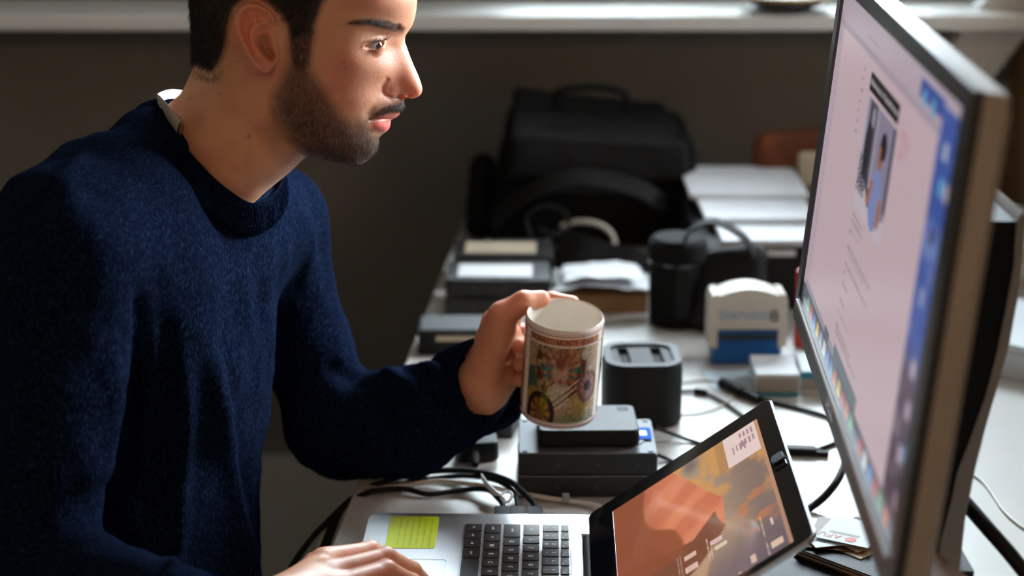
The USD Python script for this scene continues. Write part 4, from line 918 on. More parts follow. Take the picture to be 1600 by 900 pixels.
# rows outside the outline collapse: front and back meet there
pf, pb = earP(front_w).reshape(-1, 3), earP(back_w).reshape(-1, 3)
outv = ~ins.ravel()
nv_ = h_ * w_; bmap = np.arange(nv_) + nv_; bmap[outv] = np.arange(nv_)[outv]
pf[outv] = earP(midw).reshape(-1, 3)[outv]
# pull outside vertices onto the outline so the edge is clean
nb = shapely.get_coordinates(shapely.line_interpolate_point(earo.exterior, shapely.line_locate_point(earo.exterior, shapely.points(EPX.reshape(-1, 2)[outv]))))
sv_ = ex_.copy(), ez_.copy(); ex_.ravel()[outv] = nb[:, 0]; ez_.ravel()[outv] = nb[:, 1]; pf[outv] = earP(midw).reshape(-1, 3)[outv]
ear = trimesh.Trimesh(np.vstack([pf, pb]), np.vstack([fq, bmap[fq[:, ::-1]]]), process=False)
ear.merge_vertices(); ear.update_faces(ear.nondegenerate_faces()); ear.remove_unreferenced_vertices()
if ear.volume < 0: ear.invert()
ear2 = ear.copy(); ear2.vertices[:, 1] = 2 * YH - ear2.vertices[:, 1]; ear2.invert()
print('ear', len(ear.vertices), ear.is_watertight, ear.volume)
def tomani(m): return manifold3d.Manifold(manifold3d.Mesh(np.asarray(m.vertices, np.float32), np.asarray(m.faces, np.uint32)))
# ------------------------------------------------------------------ the man: trunk, arms, hands as one body with the head
A_ = lambda px, py, Y: aty(px, py, Y)
TYAW = math.radians(16)
fwd = V3(math.cos(TYAW), -math.sin(TYAW), 0); lat = V3(math.sin(TYAW), math.cos(TYAW), 0)      # lat points to his left, away from the camera
neckb = A_(322, 245, 1.665)
shR, shL = A_(112, 398, 1.475), A_(418, 352, 1.855)
elR, wrR = A_(48, 885, 1.40), atz(404, 1000, .832)
elL, wrL = A_(515, 662, 1.84), A_(755, 598, 1.798)
chest, waist = A_(268, 430, 1.665), A_(205, 905, 1.665)
pelvis = V3(waist[0] - .03, 1.665, .555)
# mug frame (built below) is needed for the fingers
MUGC, MUGY = (871, 664), 1.752
# ---- left hand, round the mug's handle; palm towards the camera
lh = [grid((0, 0, 0), (0, 0, 0), 1)]
def hand_mesh(chains, h=.0020, k=.006, extra=None):
    pts = np.vstack([np.array(c[0], float) for c in chains]); pad = .024
    G_ = grid(pts.min(0) - pad, pts.max(0) + pad, h)
    F = None
    palm = [c for c in chains if c[2] == 'palm']; fing = [c for c in chains if c[2] != 'palm']
    for c in palm: F = chain(G_, c[0], c[1], F, .014)
    fin = None
    for c in fing:
        f = chain(G_, c[0], c[1], None, .004)
        f = f - .0007 * sum(np.exp(-(np.linalg.norm(G_ - np.asarray(j, np.float32), axis=-1) / .007) ** 2) for j in c[0][1:3])
        fin = f if fin is None else smin(fin, f, .0014)
    F = smin(F, fin, k) if fin is not None else F
    return surfnet(F.astype(np.float32), pts.min(0) - pad, h)
L_ = lambda *a: [A_(*q) for q in a]
palmL = [
 (L_((700, 632, 1.81), (748, 606, 1.798)), [.030, .027], 'palm'),
 (L_((748, 606, 1.798), (776, 506, 1.810)), [.026, .016], 'palm'),
 (L_((750, 600, 1.798), (778, 536, 1.815)), [.026, .015], 'palm'),
 (L_((748, 606, 1.790), (784, 566, 1.802)), [.026, .014], 'palm'),
 (L_((752, 612, 1.788), (790, 592, 1.790)), [.025, .013], 'palm'),
 (L_((750, 590, 1.775), (780, 510, 1.768)), [.020, .0165], 'palm'),
 (L_((778, 512, 1.775), (800, 520, 1.790)), [.013, .010], 'palm')]
fingL = [
 (L_((768, 540, 1.770), (785, 493, 1.764), (818, 472, 1.768), (846, 467, 1.776)), [.0165, .0145, .0115, .0090], 'thumb'),
 (L_((774, 504, 1.812), (815, 478, 1.838), (862, 470, 1.834), (894, 474, 1.820)), [.0135, .0105, .0095, .0082], 'index'),
 (L_((778, 534, 1.815), (812, 520, 1.836), (836, 530, 1.808), (812, 541, 1.778)), [.0125, .0100, .0092, .0080], 'middle'),
 (L_((782, 562, 1.804), (814, 552, 1.826), (836, 562, 1.802), (813, 569, 1.772)), [.0120, .0098, .0090, .0078], 'ring'),
 (L_((786, 588, 1.792), (812, 582, 1.812), (828, 590, 1.794), (812, 594, 1.772)), [.0110, .0092, .0084, .0074], 'little')]
handL = hand_mesh(palmL + fingL)
# ---- right hand, resting on the trackpad
R_ = lambda *a: [atz(*q) for q in a]
palmR = [
 (R_((392, 1010, .836), (436, 960, .826)), [.029, .024], 'palm'),
 (R_((442, 940, .824), (508, 882, .816)), [.020, .0135], 'palm'),
 (R_((442, 948, .826), (515, 902, .820)), [.022, .0135], 'palm'),
 (R_((442, 956, .824), (522, 924, .816)), [.021, .0130], 'palm'),
 (R_((442, 964, .820), (526, 946, .808)), [.020, .0120], 'palm'),
 (R_((447, 945, .812), (500, 890, .800)), [.016, .014], 'palm')]
fingR = [
 (R_((508, 878, .8205), (579, 863, .8130), (612, 880, .7905), (630, 893, .7704)), [.0125, .0098, .0086, .0076], 'index'),
 (R_((514, 899, .8235), (603, 873, .8190), (643, 893, .7950), (662, 910, .7703)), [.0128, .0100, .0088, .0078], 'middle'),
 (R_((522, 921, .8195), (604, 893, .8150), (644, 912, .7930), (662, 928, .7703)), [.0122, .0096, .0085, .0075], 'ring'),
 (R_((527, 943, .8090), (590, 925, .8040), (622, 938, .7870), (640, 950, .7735)), [.0110, .0086, .0076, .0068], 'little'),
 (R_((492, 884, .7990), (535, 872, .7900), (580, 880, .7800)), [.0125, .0105, .0085], 'thumb')]
handR = hand_mesh(palmR + fingR)
for hm in (handL, handR): trimesh.smoothing.filter_taubin(hm, iterations=6)
# ---- trunk and arms under the jumper, a little thinner than it
def trunk(P, s):
    """distance field of trunk and sleeves; s swells it from skin to jumper"""
    ax = np.array([fwd, lat, [0, 0, 1]])
    up = chest - waist; up /= np.linalg.norm(up); f2 = np.cross(lat, up); f2 /= np.linalg.norm(f2)
    axs = np.array([f2 if f2 @ fwd > 0 else -f2, lat, up])
    q = (P - waist.astype(np.float32)) @ axs.T.astype(np.float32)
    Lc = float(np.linalg.norm(chest - waist)); t = np.clip(q[..., 2] / Lc, -.9, 1)
    hw = np.interp(t, [-.9, 0, 1], [.150, .150, .165]) + s; hd = np.interp(t, [-.9, 0, .6, 1], [.112, .112, .108, .098]) + s
    zz = q[..., 2] - t * Lc
    e = np.sqrt((q[..., 0] / hd) ** 2 + (q[..., 1] / hw) ** 2 + (zz / .10) ** 2)
    F = (e - 1) * np.minimum(hd, hw)
    g1 = cone(P, shR, shL, .060 + s, .056 + s); F = smin(F, g1, .05)
    F = smin(F, chain(P, [A_(262, 244, 1.655), A_(238, 240, 1.63), A_(152, 293, 1.55), A_(72, 345, 1.475)], [.036 + s, .036 + s, .040 + s, .040 + s], None, .03), .03)
    F = smin(F, cone(P, A_(205, 345, 1.530), A_(266, 600, 1.565), .054 + s, .048 + s), .045)
    F = smin(F, cone(P, neckb + V3(-.01, .02, -.045), shL + V3(-.01, -.02, .01), .056 + s, .050 + s), .05)
    return F
def arms(P, s):
    a = chain(P, [shR, elR, wrR], [.062 + s, .050 + max(s, -.012) * 1.3, .034 + max(s, -.006)], None, .02)
    b = chain(P, [shL, elL], [.056 + s, .046 + max(s, -.012) * 1.6], None, .02)
    c = cone(P, elL, wrL, .046 + max(s, -.010) * 1.8, .034 + max(s, -.006))
    d = chain(P, [A_(540, 690, 1.825), A_(640, 684, 1.806), A_(716, 646, 1.796)], [.041 + s, .040 + s, .036 + s], None, .02)
    return a, smin(smin(b, c, .022), d, .03)
lo = np.min([shR, elR, wrR, waist, pelvis], 0) - .22; hi = np.max([shL, elL, wrL, neckb, chest], 0) + .12
def body_field(h, s, z0):
    l2 = lo.copy(); l2[2] = z0
    G_ = grid(l2, hi, h); F = trunk(G_, s); a, b = arms(G_, s)
    return G_, l2, F, a, b
G_, l2, F, a, b = body_field(.009, -.022, .50)
F = smin(smin(F, a, .03), b, .03)
F = smin(F, cone(G_, pelvis, pelvis + V3(0, .0, .12), .098, .095), .05)
for sgn in (-1, 1):
    hip = pelvis + V3(.02, sgn * .09, -.01)
    F = smin(F, cone(G_, hip, hip + V3(.36, sgn * .05, -.02), .062, .052), .03)
core = surfnet(F.astype(np.float32), l2, .009)
def legs_mesh(r):
    ms = []
    for sgn in (-1, 1):
        hip = pelvis + V3(.02, sgn * .09, -.01); kn = hip + V3(.38, sgn * .05, -.02); an = V3(kn[0] - .02, kn[1], .09); toe = V3(an[0] + .14, an[1], .045)
        for p0, p1, r0, r1 in ((hip, kn, .078 + r, .058 + r), (kn, an, .056 + r, .040 + r)) + (((an, toe, .040, .032),) if r <= 0 else ()):
            ms.append(manifold3d.Manifold.batch_hull([manifold3d.Manifold.sphere(r0, 24).translate([*map(float, p0)]), manifold3d.Manifold.sphere(r1, 24).translate([*map(float, p1)])]))
    return ms
parts = [tomani(head)] + [tomani(m) for m in (handL, handR, core, ear, ear2)] + legs_mesh(-.012)
for n_, m_ in zip(('head', 'handL', 'handR', 'core', 'ear', 'ear2'), parts): print(n_, m_.status(), m_.num_tri())
body = manifold3d.Manifold.batch_boolean(parts, manifold3d.OpType.Add)
body = totri(body); print('body', len(body.vertices), len(body.split(only_watertight=False)) if 0 else '')
# ---- skin colour by place: lips, ears with a painted glow, stubble, knuckles
Vb = np.asarray(body.vertices); pxb = topx(Vb)
mir = Vb.copy(); farside = Vb[:, 1] > YH; mir[farside, 1] = 2 * YH - mir[farside, 1]; pxm = topx(mir)
head_zone = (Vb[:, 2] > aty(420, 330, YH)[2]) & (Vb[:, 0] > aty(225, 100, YH)[0]) & (np.abs(Vb[:, 1] - YH) < .1)
def ppoly(poly, soft_):
    P = sg.Polygon(poly); pts = shapely.points(pxm); d = shapely.distance(pts, P.exterior); s = np.where(shapely.contains_xy(P, pxm[:, 0], pxm[:, 1]), d, -d)
    return np.clip(.5 + s / (2 * soft_), 0, 1) * head_zone
BEARD = [(452,40),(492,50),(486,80),(484,105),(500,130),(520,160),(534,182),(556,190),(571,183),(585,172),(604,161),(634,153),(638,168),(626,174),(603,178),(584,186),(578,196),(586,207),(600,207),(604,215),(602,240),(588,252),(560,266),(520,262),(480,246),(456,226),(437,196),(425,170),(424,150),(440,125),(452,95),(450,70)]
STUB = [(430,180),(470,230),(482,244),(468,258),(440,250),(412,222),(405,200)]
skin = np.zeros((len(Vb), 3)) + A3(216, 162, 128)
def mixc(base, c, a): return base + (np.array(c) - base) * a[:, None]
nz = meshkit.fbm(Vb * 90, 3, 4); skin = skin * (1 + .12 * (nz - .5))[:, None]
skin = mixc(skin, A3(196, 118, 92), np.clip(meshkit.fbm(Vb * 35, 2, 6) * 1.6 - .7, 0, .35))
gb = lambda x, y, s: np.exp(-((pxm[:, 0] - x) ** 2 + (pxm[:, 1] - y) ** 2) / (2 * s * s)) * head_zone
skin = mixc(skin, A3(205, 112, 92), .45 * gb(615, 140, 16) + .40 * gb(535, 110, 26) + .5 * gb(420, 107, 12) + .35 * gb(395, 45, 30) * (pxm[:, 0] < 432))
skin = mixc(skin, A3(236, 150, 118), .6 * gb(392, 50, 34) * (pxm[:, 0] < 430) * (mir[:, 1] < YH - .070))  # outer ear painted lighter, as if light shines through it
skin = mixc(skin, A3(200, 100, 92), ppoly([(578,187),(590,182.5),(604,179),(616,175.5),(626,172),(626,180),(618,185),(609,187),(592,187.5)], 1.6) * .75)
skin = mixc(skin, A3(206, 98, 90), ppoly([(576,189),(590,187),(612,187),(613,192),(611,200),(605,206),(596,207),(587,203)], 1.6) * .9)
skin = mixc(skin, A3(56, 44, 38), ppoly(BEARD, 9) * .72); skin = mixc(skin, A3(92, 64, 48), ppoly(STUB, 14) * .42)
HAIR = [(286,-140),(660,-140),(560,-20),(520,-12),(505,5),(494,35),(488,50),(458,60),(449,38),(436,20),(420,4),(400,-6),(382,-2),(366,14),(358,40),(354,70),(345,95),(333,112),(318,108),(302,100),(290,100)]
skin = mixc(skin, A3(34, 26, 22), ppoly(HAIR, 6) * .95)
skin = mixc(skin, A3(70, 48, 38), ppoly([(540,37.5),(556,33),(582,30),(606,33),(624,41),(631,48),(628,52),(616,48),(602,43.5),(580,39.5),(558,40)], 2.5) * .6)
for x, y, r in ((340, 104, 1.4), (295, 154, 1.8), (343, 147, 1.4), (389, 213, 2.0), (540, 106, 1.4), (538, 96, 1.1), (371, 96, 1)): skin = mixc(skin, A3(70, 40, 28), np.clip(gb(x, y, r) * 1.3, 0, 1) * .45)
handz = ~head_zone & (pxb[:, 0] > 430); skin = mixc(skin, A3(200, 134, 104), .35 * handz)
nodes = {'a': ('attribute', {'attribute': 'paint'}), 'g': ('geometry', {}), 'n': ('noise_texture', {'scale': 900.0, 'detail': 3.0}), 'n2': ('noise_texture', {'scale': 260.0, 'detail': 3.0}),
  'b': ('bump', {'strength': .5, 'distance': .0004}), 'b2': ('bump', {'strength': .18, 'distance': .001}),
  'p': ('principled_bsdf', {'roughness': .48, 'specular_ior_level': .45, 'subsurface_weight': .35, 'subsurface_scale': .0022, 'subsurface_radius': (1, .38, .24)})}
MATS['skin'] = usdkit.material(stage, '/World/Looks/skin', nodes, [('a.color', 'p.base_color'), ('g.position', 'n.vector'), ('g.position', 'n2.vector'), ('n.fac', 'b.height'), ('n2.fac', 'b2.height'), ('b.normal', 'b2.normal'), ('b2.normal', 'p.normal')], surface='p.BSDF')
man = thing('person', 'bearded man in a navy blue jumper leaning over the laptop, holding up a mug', 'person', (pelvis[0], pelvis[1], 0))
MANM = T4((-pelvis[0], -pelvis[1], 0))
_, _, nb_ = meshkit.arrays(body, True)
obj('body', body, 'skin', man, smooth=True, color=skin, m=MANM)
# eyes
for sgn in (1, -1):
    sp_ = trimesh.creation.icosphere(5, ER); gaze = V3(.85, -.50, -.14); gaze /= np.linalg.norm(gaze)
    ca = sp_.vertices @ gaze / ER; ang_ = np.degrees(np.arccos(np.clip(ca, -1, 1)))
    col = np.zeros((len(ca), 3)) + A3(196, 192, 194); col = blend(col, A3(196, 150, 140), sm(ang_, 45, 85) * .5)
    col = blend(col, A3(58, 36, 24), sm(ang_, 29, 26)); col = blend(col, A3(28, 18, 14), sm(ang_, 29, 27) * sm(ang_, 23, 26) * .8); col = blend(col, (.004, .004, .004), sm(ang_, 12.5, 11))
    sp_.vertices = sp_.vertices + gaze * (.0009 * sm(ang_, 34, 10))[:, None]
    obj('eye', at(sp_, (EB[0], YH - sgn * EW, EB[1])), 'eye_gloss', man, smooth=True, color=col, m=MANM)
# ------------------------------------------------------------------ jumper, collar, shirt, trousers, shoes
ring_px = [(252,160,1.688),(254,182,1.632),(276,222,1.592),(312,264,1.572),(352,300,1.578),(396,326,1.612),(424,318,1.662),(446,292,1.712),(440,256,1.748),(400,216,1.762),(340,182,1.758),(285,158,1.730)]
ringP = np.array([A_(*q) for q in ring_px])
ringS = spline(np.vstack([ringP[-2:], ringP, ringP[:3]]), 40)[80:-80]; ringS = ringS[:-(1)] if np.linalg.norm(ringS[0] - ringS[-1]) < 1e-6 else ringS
rc = ringP.mean(0); _, _, vt = np.linalg.svd(ringP - rc); rn = vt[2]; rn = rn if rn[2] > 0 else -rn
HJ = .0055
Gj, l2j, F, a, b = body_field(HJ, .0, .53)
F = smin(smin(F, a, .035), b, .025)
hem = V3(waist[0] - .03, 1.665, .585); F = smin(F, cone(Gj, hem, waist, .148, .125), .04)
# open the neck: cut away whatever rises above the collar's plane inside a tube round it
pd = (Gj - rc) @ rn; rd = np.linalg.norm((Gj - rc) - pd[..., None] * rn, axis=-1)
F = np.maximum(F, -np.maximum(np.maximum(rd - .135, -(pd - .004)), -.5))
# cuffs end square
cutL = ((Gj - A_(790, 597, 1.775)) @ ((wrL - elL) / np.linalg.norm(wrL - elL))); nearL = np.linalg.norm(Gj - wrL, axis=-1) < .12
jm = surfnet(F.astype(np.float32), l2j, HJ)
jv = np.asarray(jm.vertices); jn = np.asarray(jm.vertex_normals); jp = topx(jv)
view = (jv - V3(0, 0, CAMZ)); view /= np.linalg.norm(view, axis=1, keepdims=True); facing = np.clip(-(view * jn).sum(1), 0, 1)
# folds of the knit: ridges and valleys along creases
disp = (meshkit.fbm(jv * 16, 3, 21) - .5) * .010 + (meshkit.fbm(jv * V3(38, 38, 14), 3, 5) - .5) * .007
FOLDS = [([(318,470),(338,600),(356,720),(378,840),(388,905)], 13, .011), ([(345,480),(362,600),(380,720),(398,840)], 11, -.006), ([(270,500),(292,640),(282,760),(268,905)], 14, .009), ([(245,430),(262,560),(250,700),(235,850)], 14, -.010),
  ([(420,470),(436,560),(444,640)], 12, .008), ([(398,350),(405,450),(415,560)], 12, -.005), ([(470,300),(482,380),(478,470)], 10, .005), ([(492,310),(506,400),(520,480)], 10, -.004), ([(215,420),(225,500),(214,600),(190,700)], 12, -.012), ([(180,500),(182,620),(172,720),(110,772)], 16, .010),
  ([(560,560),(610,580),(650,612),(668,640)], 11, .008), ([(600,566),(650,585),(684,600)], 9, -.007), ([(640,560),(690,585),(720,620)], 12, .009), ([(540,600),(590,640),(610,690)], 14, -.008), ([(670,650),(720,640),(760,650)], 10, -.006), ([(690,690),(740,676),(790,660)], 10, .006), ([(500,560),(540,590),(600,600)], 12, -.008), ([(60,300),(100,275),(150,235)], 14, .006), ([(20,360),(60,320),(110,290)], 12, -.006)]
for poly, s, hgt in FOLDS:
    q_ = np.array(poly, float); L0 = np.r_[0, np.cumsum(np.linalg.norm(np.diff(q_, axis=0), axis=1))]; dd_ = spline(q_, 8); la_ = np.linspace(0, 1, len(dd_))
    d0, i0 = cKDTree(dd_).query(jp); end = la_[i0]; amp_ = sm(end, 0, .35) * (sm(1 - end, 0, .3) if poly[-1][1] < 860 else 1)
    disp = disp + hgt * np.exp(-(d0 / s) ** 2) * sm(facing, .02, .35) * amp_
nearring = cKDTree(ringS).query(jv)[0]; disp = disp * sm(nearring, .012, .05)
wristL = np.linalg.norm(jv - wrL, axis=1)
jm.vertices = jv + jn * disp[:, None]
trimesh.smoothing.filter_taubin(jm, iterations=3)
wn = {'g': ('geometry', {}), 'n': ('noise_texture', {'scale': 620.0, 'detail': 4.0}), 'n2': ('noise_texture', {'scale': 1400.0, 'detail': 2.0}), 'st': ('mapping', {'scale': (1.0, 1.0, .35)}),
  'r': ('rgb_ramp', {'ramp': [(.30, (.0019, .0037, .0110)), (.52, (.0042, .0081, .0230)), (.72, (.018, .032, .073))]}), 'b': ('bump', {'strength': .8, 'distance': .0016}),
  'p': ('principled_bsdf', {'roughness': 1.0, 'specular_ior_level': .0, 'sheen_weight': .015, 'sheen_roughness': .45, 'sheen_tint': (.45, .6, 1.0)})}
MATS['navy_wool'] = usdkit.material(stage, '/World/Looks/navy_wool', wn, [('g.position', 'st.vector'), ('st.vector', 'n.vector'), ('g.position', 'n2.vector'), ('n.fac', 'r.fac'), ('r.color', 'p.base_color'), ('n2.fac', 'b.height'), ('b.normal', 'p.normal')], surface='p.BSDF')
jumper = obj('jumper', jm, 'navy_wool', man, smooth=True, m=MANM)
def ribbed(path, width, thick, nrm, ribs, amp, closed=True, m_=18):
    """a rolled rib-knit band: flat-oval section, ribbed along its length"""
    n = len(path); t = np.roll(path, -1, 0) - np.roll(path, 1, 0)
    if not closed: t = np.gradient(path, axis=0)
    t /= np.linalg.norm(t, axis=1, keepdims=True)
    w = np.array(nrm) if np.ndim(nrm) == 2 else np.repeat(np.array(nrm, float)[None], n, 0)
    w = w - t * (w * t).sum(1)[:, None]; w /= np.linalg.norm(w, axis=1, keepdims=True); o = np.cross(t, w)
    s = np.concatenate([[0], np.cumsum(np.linalg.norm(np.diff(path, axis=0), axis=1))]); rib = np.cos(2 * PI * s / s[-1] * ribs)
    a = np.arange(m_) * 2 * PI / m_
    P = path[:, None] + (w[:, None] * (width / 2 * np.cos(a))[None, :, None]) + o[:, None] * ((thick / 2 * np.sin(a))[None, :] * (1 + amp * rib[:, None]))[..., None]
    i, j = np.meshgrid(np.arange(n if closed else n - 1), np.arange(m_), indexing='ij'); i2 = (i + 1) % n; j2_ = (j + 1) % m_
    q = np.stack([i*m_+j, i*m_+j2_, i2*m_+j2_, i2*m_+j], -1).reshape(-1, 4)
    m = trimesh.Trimesh(P.reshape(-1, 3), np.vstack([q[:, [0,1,2]], q[:, [0,2,3]]]), process=False)
    if closed and m.volume < 0: m.invert()
    return m
dense = np.stack([np.interp(np.linspace(0, len(ringS), 1500, endpoint=False), np.arange(len(ringS) + 1), np.r_[ringS[:, k], ringS[:1, k]]) for k in range(3)], 1)
outw = dense - rc; outw /= np.linalg.norm(outw, axis=1, keepdims=True)
obj('collar', ribbed(dense - rn * .009 + outw * .004, .030, .0085, .72 * outw - .70 * rn, 210, .34), 'navy_wool', jumper, smooth=True, m=MANM)
def cuff(c, ax, r1, r2, L_, ribs, squash=1.0, rot=0):
    ax = ax / np.linalg.norm(ax); u = np.cross(ax, [0, 0, 1.0]); u /= np.linalg.norm(u); v = np.cross(u, ax)
    a = np.linspace(0, 2 * PI, ribs * 6, endpoint=False); rib = .0011 * np.cos(a * ribs)
    rows = []
    for k, (s, r) in enumerate(((-L_, r1 * .98), (-L_ * .6, r1), (-L_ * .2, r2 * 1.02), (0, r2), (.002, r2 - .003), (-.002, r2 - .005), (-L_ * .9, r1 - .010))):
        rr_ = r + rib * (1 if k < 4 else .3)
        rows.append(c + ax * s + (rr_ * np.cos(a) * squash)[:, None] * u + (rr_ * np.sin(a))[:, None] * v)
    P = np.array(rows); P = np.concatenate([P, P[:, :1]], 1); m = gridmesh(P); m.merge_vertices(); m.fix_normals(); return m
axL = A_(790, 590, 1.765) - A_(690, 628, 1.84)
obj('cuff', cuff(A_(768, 597, 1.786), axL, .051, .049, .055, 64, 1.0), 'navy_wool', jumper, smooth=True, m=MANM)
axR = wrR - elR
obj('cuff', cuff(wrR + axR / np.linalg.norm(axR) * .008, axR, .040, .037, .05, 56), 'navy_wool', jumper, smooth=True, m=MANM)
# shirt collar showing at the nape
tp_ = [(252,166,1.690),(256,172,1.650),(266,184,1.624),(280,206,1.612)]
tpS = spline([A_(*q) for q in tp_] , 14); tb_ = [(300,166,1.745),(272,160,1.725)]
tpS = spline([A_(*q) for q in tb_ + tp_], 14)
obj('undershirt', ribbed(tpS, .026, .004, V3(-.15, -.1, 1) , 1, 0, closed=False), 'shirt_grey', man, smooth=True, m=MANM)
mat('denim', (.004, .006, .012), .85, noise=(200, .4)); mat('shoe_leather', (.01, .009, .008), .5); mat('rubber', (.02, .02, .02), .7)
for m_ in [cat([m for m in legs_mesh(.012)])]:
    tr = totri(manifold3d.Manifold.batch_boolean(legs_mesh(.014) + [manifold3d.Manifold.batch_hull([manifold3d.Manifold.sphere(.125, 24).translate([*map(float, pelvis + V3(-.01, sgn * .035, dz))]) for sgn in (-1, 1) for dz in (0, .06)])], manifold3d.OpType.Add))
    obj('trousers', tr, 'denim', man, smooth=40, m=MANM)
for sgn in (-1, 1):
    kn = pelvis + V3(.40, sgn * .14, -.03); ax_, ay_ = kn[0] - .02, kn[1]
    sh_ = manifold3d.Manifold.batch_hull([manifold3d.Manifold.sphere(r, 20).translate([ax_ + x, ay_ + y, z]) for x, y, z, r in ((-.06, 0, .045, .035), (.02, 0, .085, .045), (.10, -.012, .05, .036), (.10, .012, .05, .036), (.17, 0, .035, .03))])
    so_ = extr(affinity.scale(sg.Point(0, 0).buffer(.05), 2.9, 1).buffer(0), .018, (ax_ + .055, ay_, 0))
    s_p = obj('shoe', sh_, 'shoe_leather', man, smooth=50, m=MANM); obj('sole', so_, 'rubber', s_p, smooth=40, m=MANM)
# the chair he sits on
ch = thing('office_chair', 'black swivel office chair the man is sitting on', 'chair', (pelvis[0] - .03, pelvis[1], 0))
obj('seat', rbox(.46, .46, .07, .10, (0, 0, .34), b=.03), 'bag_fabric', ch, smooth=40)
obj('column', lathe([[0, .06], [.03, .06], [.03, .25], [.02, .25], [.02, .34], [0, .34]], 24), 'black_plastic', ch, smooth=40)
for k in range(5):
    a = 2 * PI * k / 5 + .3; l_ = obj('leg', tube([(0, 0, .085), (.15 * math.cos(a), .15 * math.sin(a), .08), (.27 * math.cos(a), .27 * math.sin(a), .062)], .018, 10, 4), 'black_plastic', ch, smooth=40)
    obj('caster', at(trimesh.creation.cylinder(radius=.026, height=.03, sections=20), (.27 * math.cos(a), .27 * math.sin(a), .0265), rx=PI / 2, rz=a), 'rubber', l_, smooth=40)
# ------------------------------------------------------------------ hair, beard, brows, lashes
def curves(name, pts, widths, material, parent):
    """pts (n, k, 3)"""
    n, k = pts.shape[:2]; pp = path_of(parent); c = UsdGeom.BasisCurves.Define(stage, pp + '/' + numbered(pp, name))
    P = np.asarray(pts, np.float32).reshape(-1, 3) - np.array([pelvis[0], pelvis[1], 0], np.float32)
    c.CreateTypeAttr('linear'); c.CreatePointsAttr(Vt.Vec3fArray.FromNumpy(P)); c.CreateCurveVertexCountsAttr(Vt.IntArray.FromNumpy(np.full(n, k, np.int32)))
    c.CreateWidthsAttr(Vt.FloatArray.FromNumpy(np.tile(np.asarray(widths, np.float32), n))); c.SetWidthsInterpolation('vertex')
    UsdShade.MaterialBindingAPI.Apply(c.GetPrim()).Bind(MAT(material)); return c.GetPrim()
def strands(poly, n, length, flow, lift, seed, jit=.35, k=4, soft_=None, weight=None, curl=0):
    """roots scattered on the head's skin inside a picture-space outline (both sides of the head), lying along 'flow' (x, z) and lifted off the skin"""
    R = np.random.default_rng(seed)
    P = sg.Polygon(poly); ok = []
    w = np.linalg.norm(np.cross(near[:-1, :] - near[1:, :], np.roll(near[:-1], -1, 1) - near[:-1]), axis=-1)
    inside = shapely.contains_xy(P, FP[:-1, :, 0], FP[:-1, :, 1]); w = w * inside
    if soft_:
        d = np.array(shapely.distance(shapely.points(FP[:-1].reshape(-1, 2)), P.exterior)).reshape(w.shape); w = w * np.clip(d / soft_, .04, 1)
    if weight is not None: w = w * weight(FP[:-1, :, 0], FP[:-1, :, 1])
    pr = (w / w.sum()).ravel(); pick = R.choice(len(pr), n, p=pr); i, j = np.unravel_index(pick, w.shape)
    u1, u2 = R.random(n)[:, None], R.random(n)[:, None]; jn_ = (j + 1) % NPH
    root = near[i, j] * (1 - u1) + near[i + 1, j] * u1; root = root + (near[i, jn_] - near[i, j]) * u2
    nn_ = HN[i, j]; fl = np.array([flow(x, y) for x, y in FP[i, j]]); f3 = np.stack([fl[:, 0], 0 * fl[:, 0], fl[:, 1]], 1)
    f3 = f3 - nn_ * (f3 * nn_).sum(1)[:, None]; f3 /= np.linalg.norm(f3, axis=1, keepdims=True) + 1e-9
    d = f3 + nn_ * lift + R.normal(0, jit, (n, 3)) * .8; d /= np.linalg.norm(d, axis=1, keepdims=True)
    Ls = length * (.55 + .75 * R.random(n))[:, None]
    if soft_:
        dd = np.array(shapely.distance(shapely.points(FP[i, j]), P.exterior)); Ls = Ls * np.clip(.45 + .55 * dd / (soft_ * 1.5), .45, 1)[:, None]
    s = np.linspace(0, 1, k); bend = R.normal(0, 1, (n, 3)) * .15 - nn_ * lift * .5
    pts = root[:, None] - nn_[:, None] * .0003 + d[:, None] * (Ls * s)[:, :, None] + bend[:, None] * (Ls * s**2)[:, :, None] * .6
    sd = R.random(n) < .5; pts[sd, :, 1] = 2 * YH - pts[sd, :, 1]; return pts
e1 = np.roll(near, -1, 1) - np.roll(near, 1, 1); e2 = np.gradient(near, axis=0); HN = np.cross(e1, e2); HN /= np.linalg.norm(HN, axis=-1, keepdims=True) + 1e-12
if HN[NR // 2, NPH // 2, 1] > 0: HN = -HN
hn = {'h': ('hair_info', {}), 'r': ('rgb_ramp', {'ramp': [(0, (.010, .007, .005)), (1, (.028, .018, .012))]}), 'p': ('principled_bsdf', {'roughness': .42, 'specular_ior_level': .35})}
MATS['dark_hair'] = usdkit.material(stage, '/World/Looks/dark_hair', hn, [('h.intercept', 'r.fac'), ('r.color', 'p.base_color')], surface='p.BSDF')
bn_ = {'h': ('hair_info', {}), 'r': ('rgb_ramp', {'ramp': [(0, (.017, .012, .010)), (1, (.058, .040, .030))]}), 'p': ('principled_bsdf', {'roughness': .4, 'specular_ior_level': .4})}
MATS['beard_hair'] = usdkit.material(stage, '/World/Looks/beard_hair', bn_, [('h.intercept', 'r.fac'), ('r.color', 'p.base_color')], surface='p.BSDF')
hl = lambda x, y: (-.5, -.9) if x < 440 else (-.75, -.75)
P1 = strands(HAIR, 26000, .0095, hl, .55, 1, .25, 3, 10)
NAPE = [(296,98),(312,104),(330,112),(345,98),(352,84),(356,120),(338,132),(316,130),(302,124)]
P2 = strands(NAPE, 1200, .004, hl, .3, 2, .3, 3, 8)
TOP = [(286,-150),(660,-150),(600,-60),(540,-28),(480,-30),(430,-30),(380,-40),(330,-60),(290,-40)]
P3 = strands(TOP, 9000, .030, lambda x, y: (-1, .25), .5, 3, .25, 4)
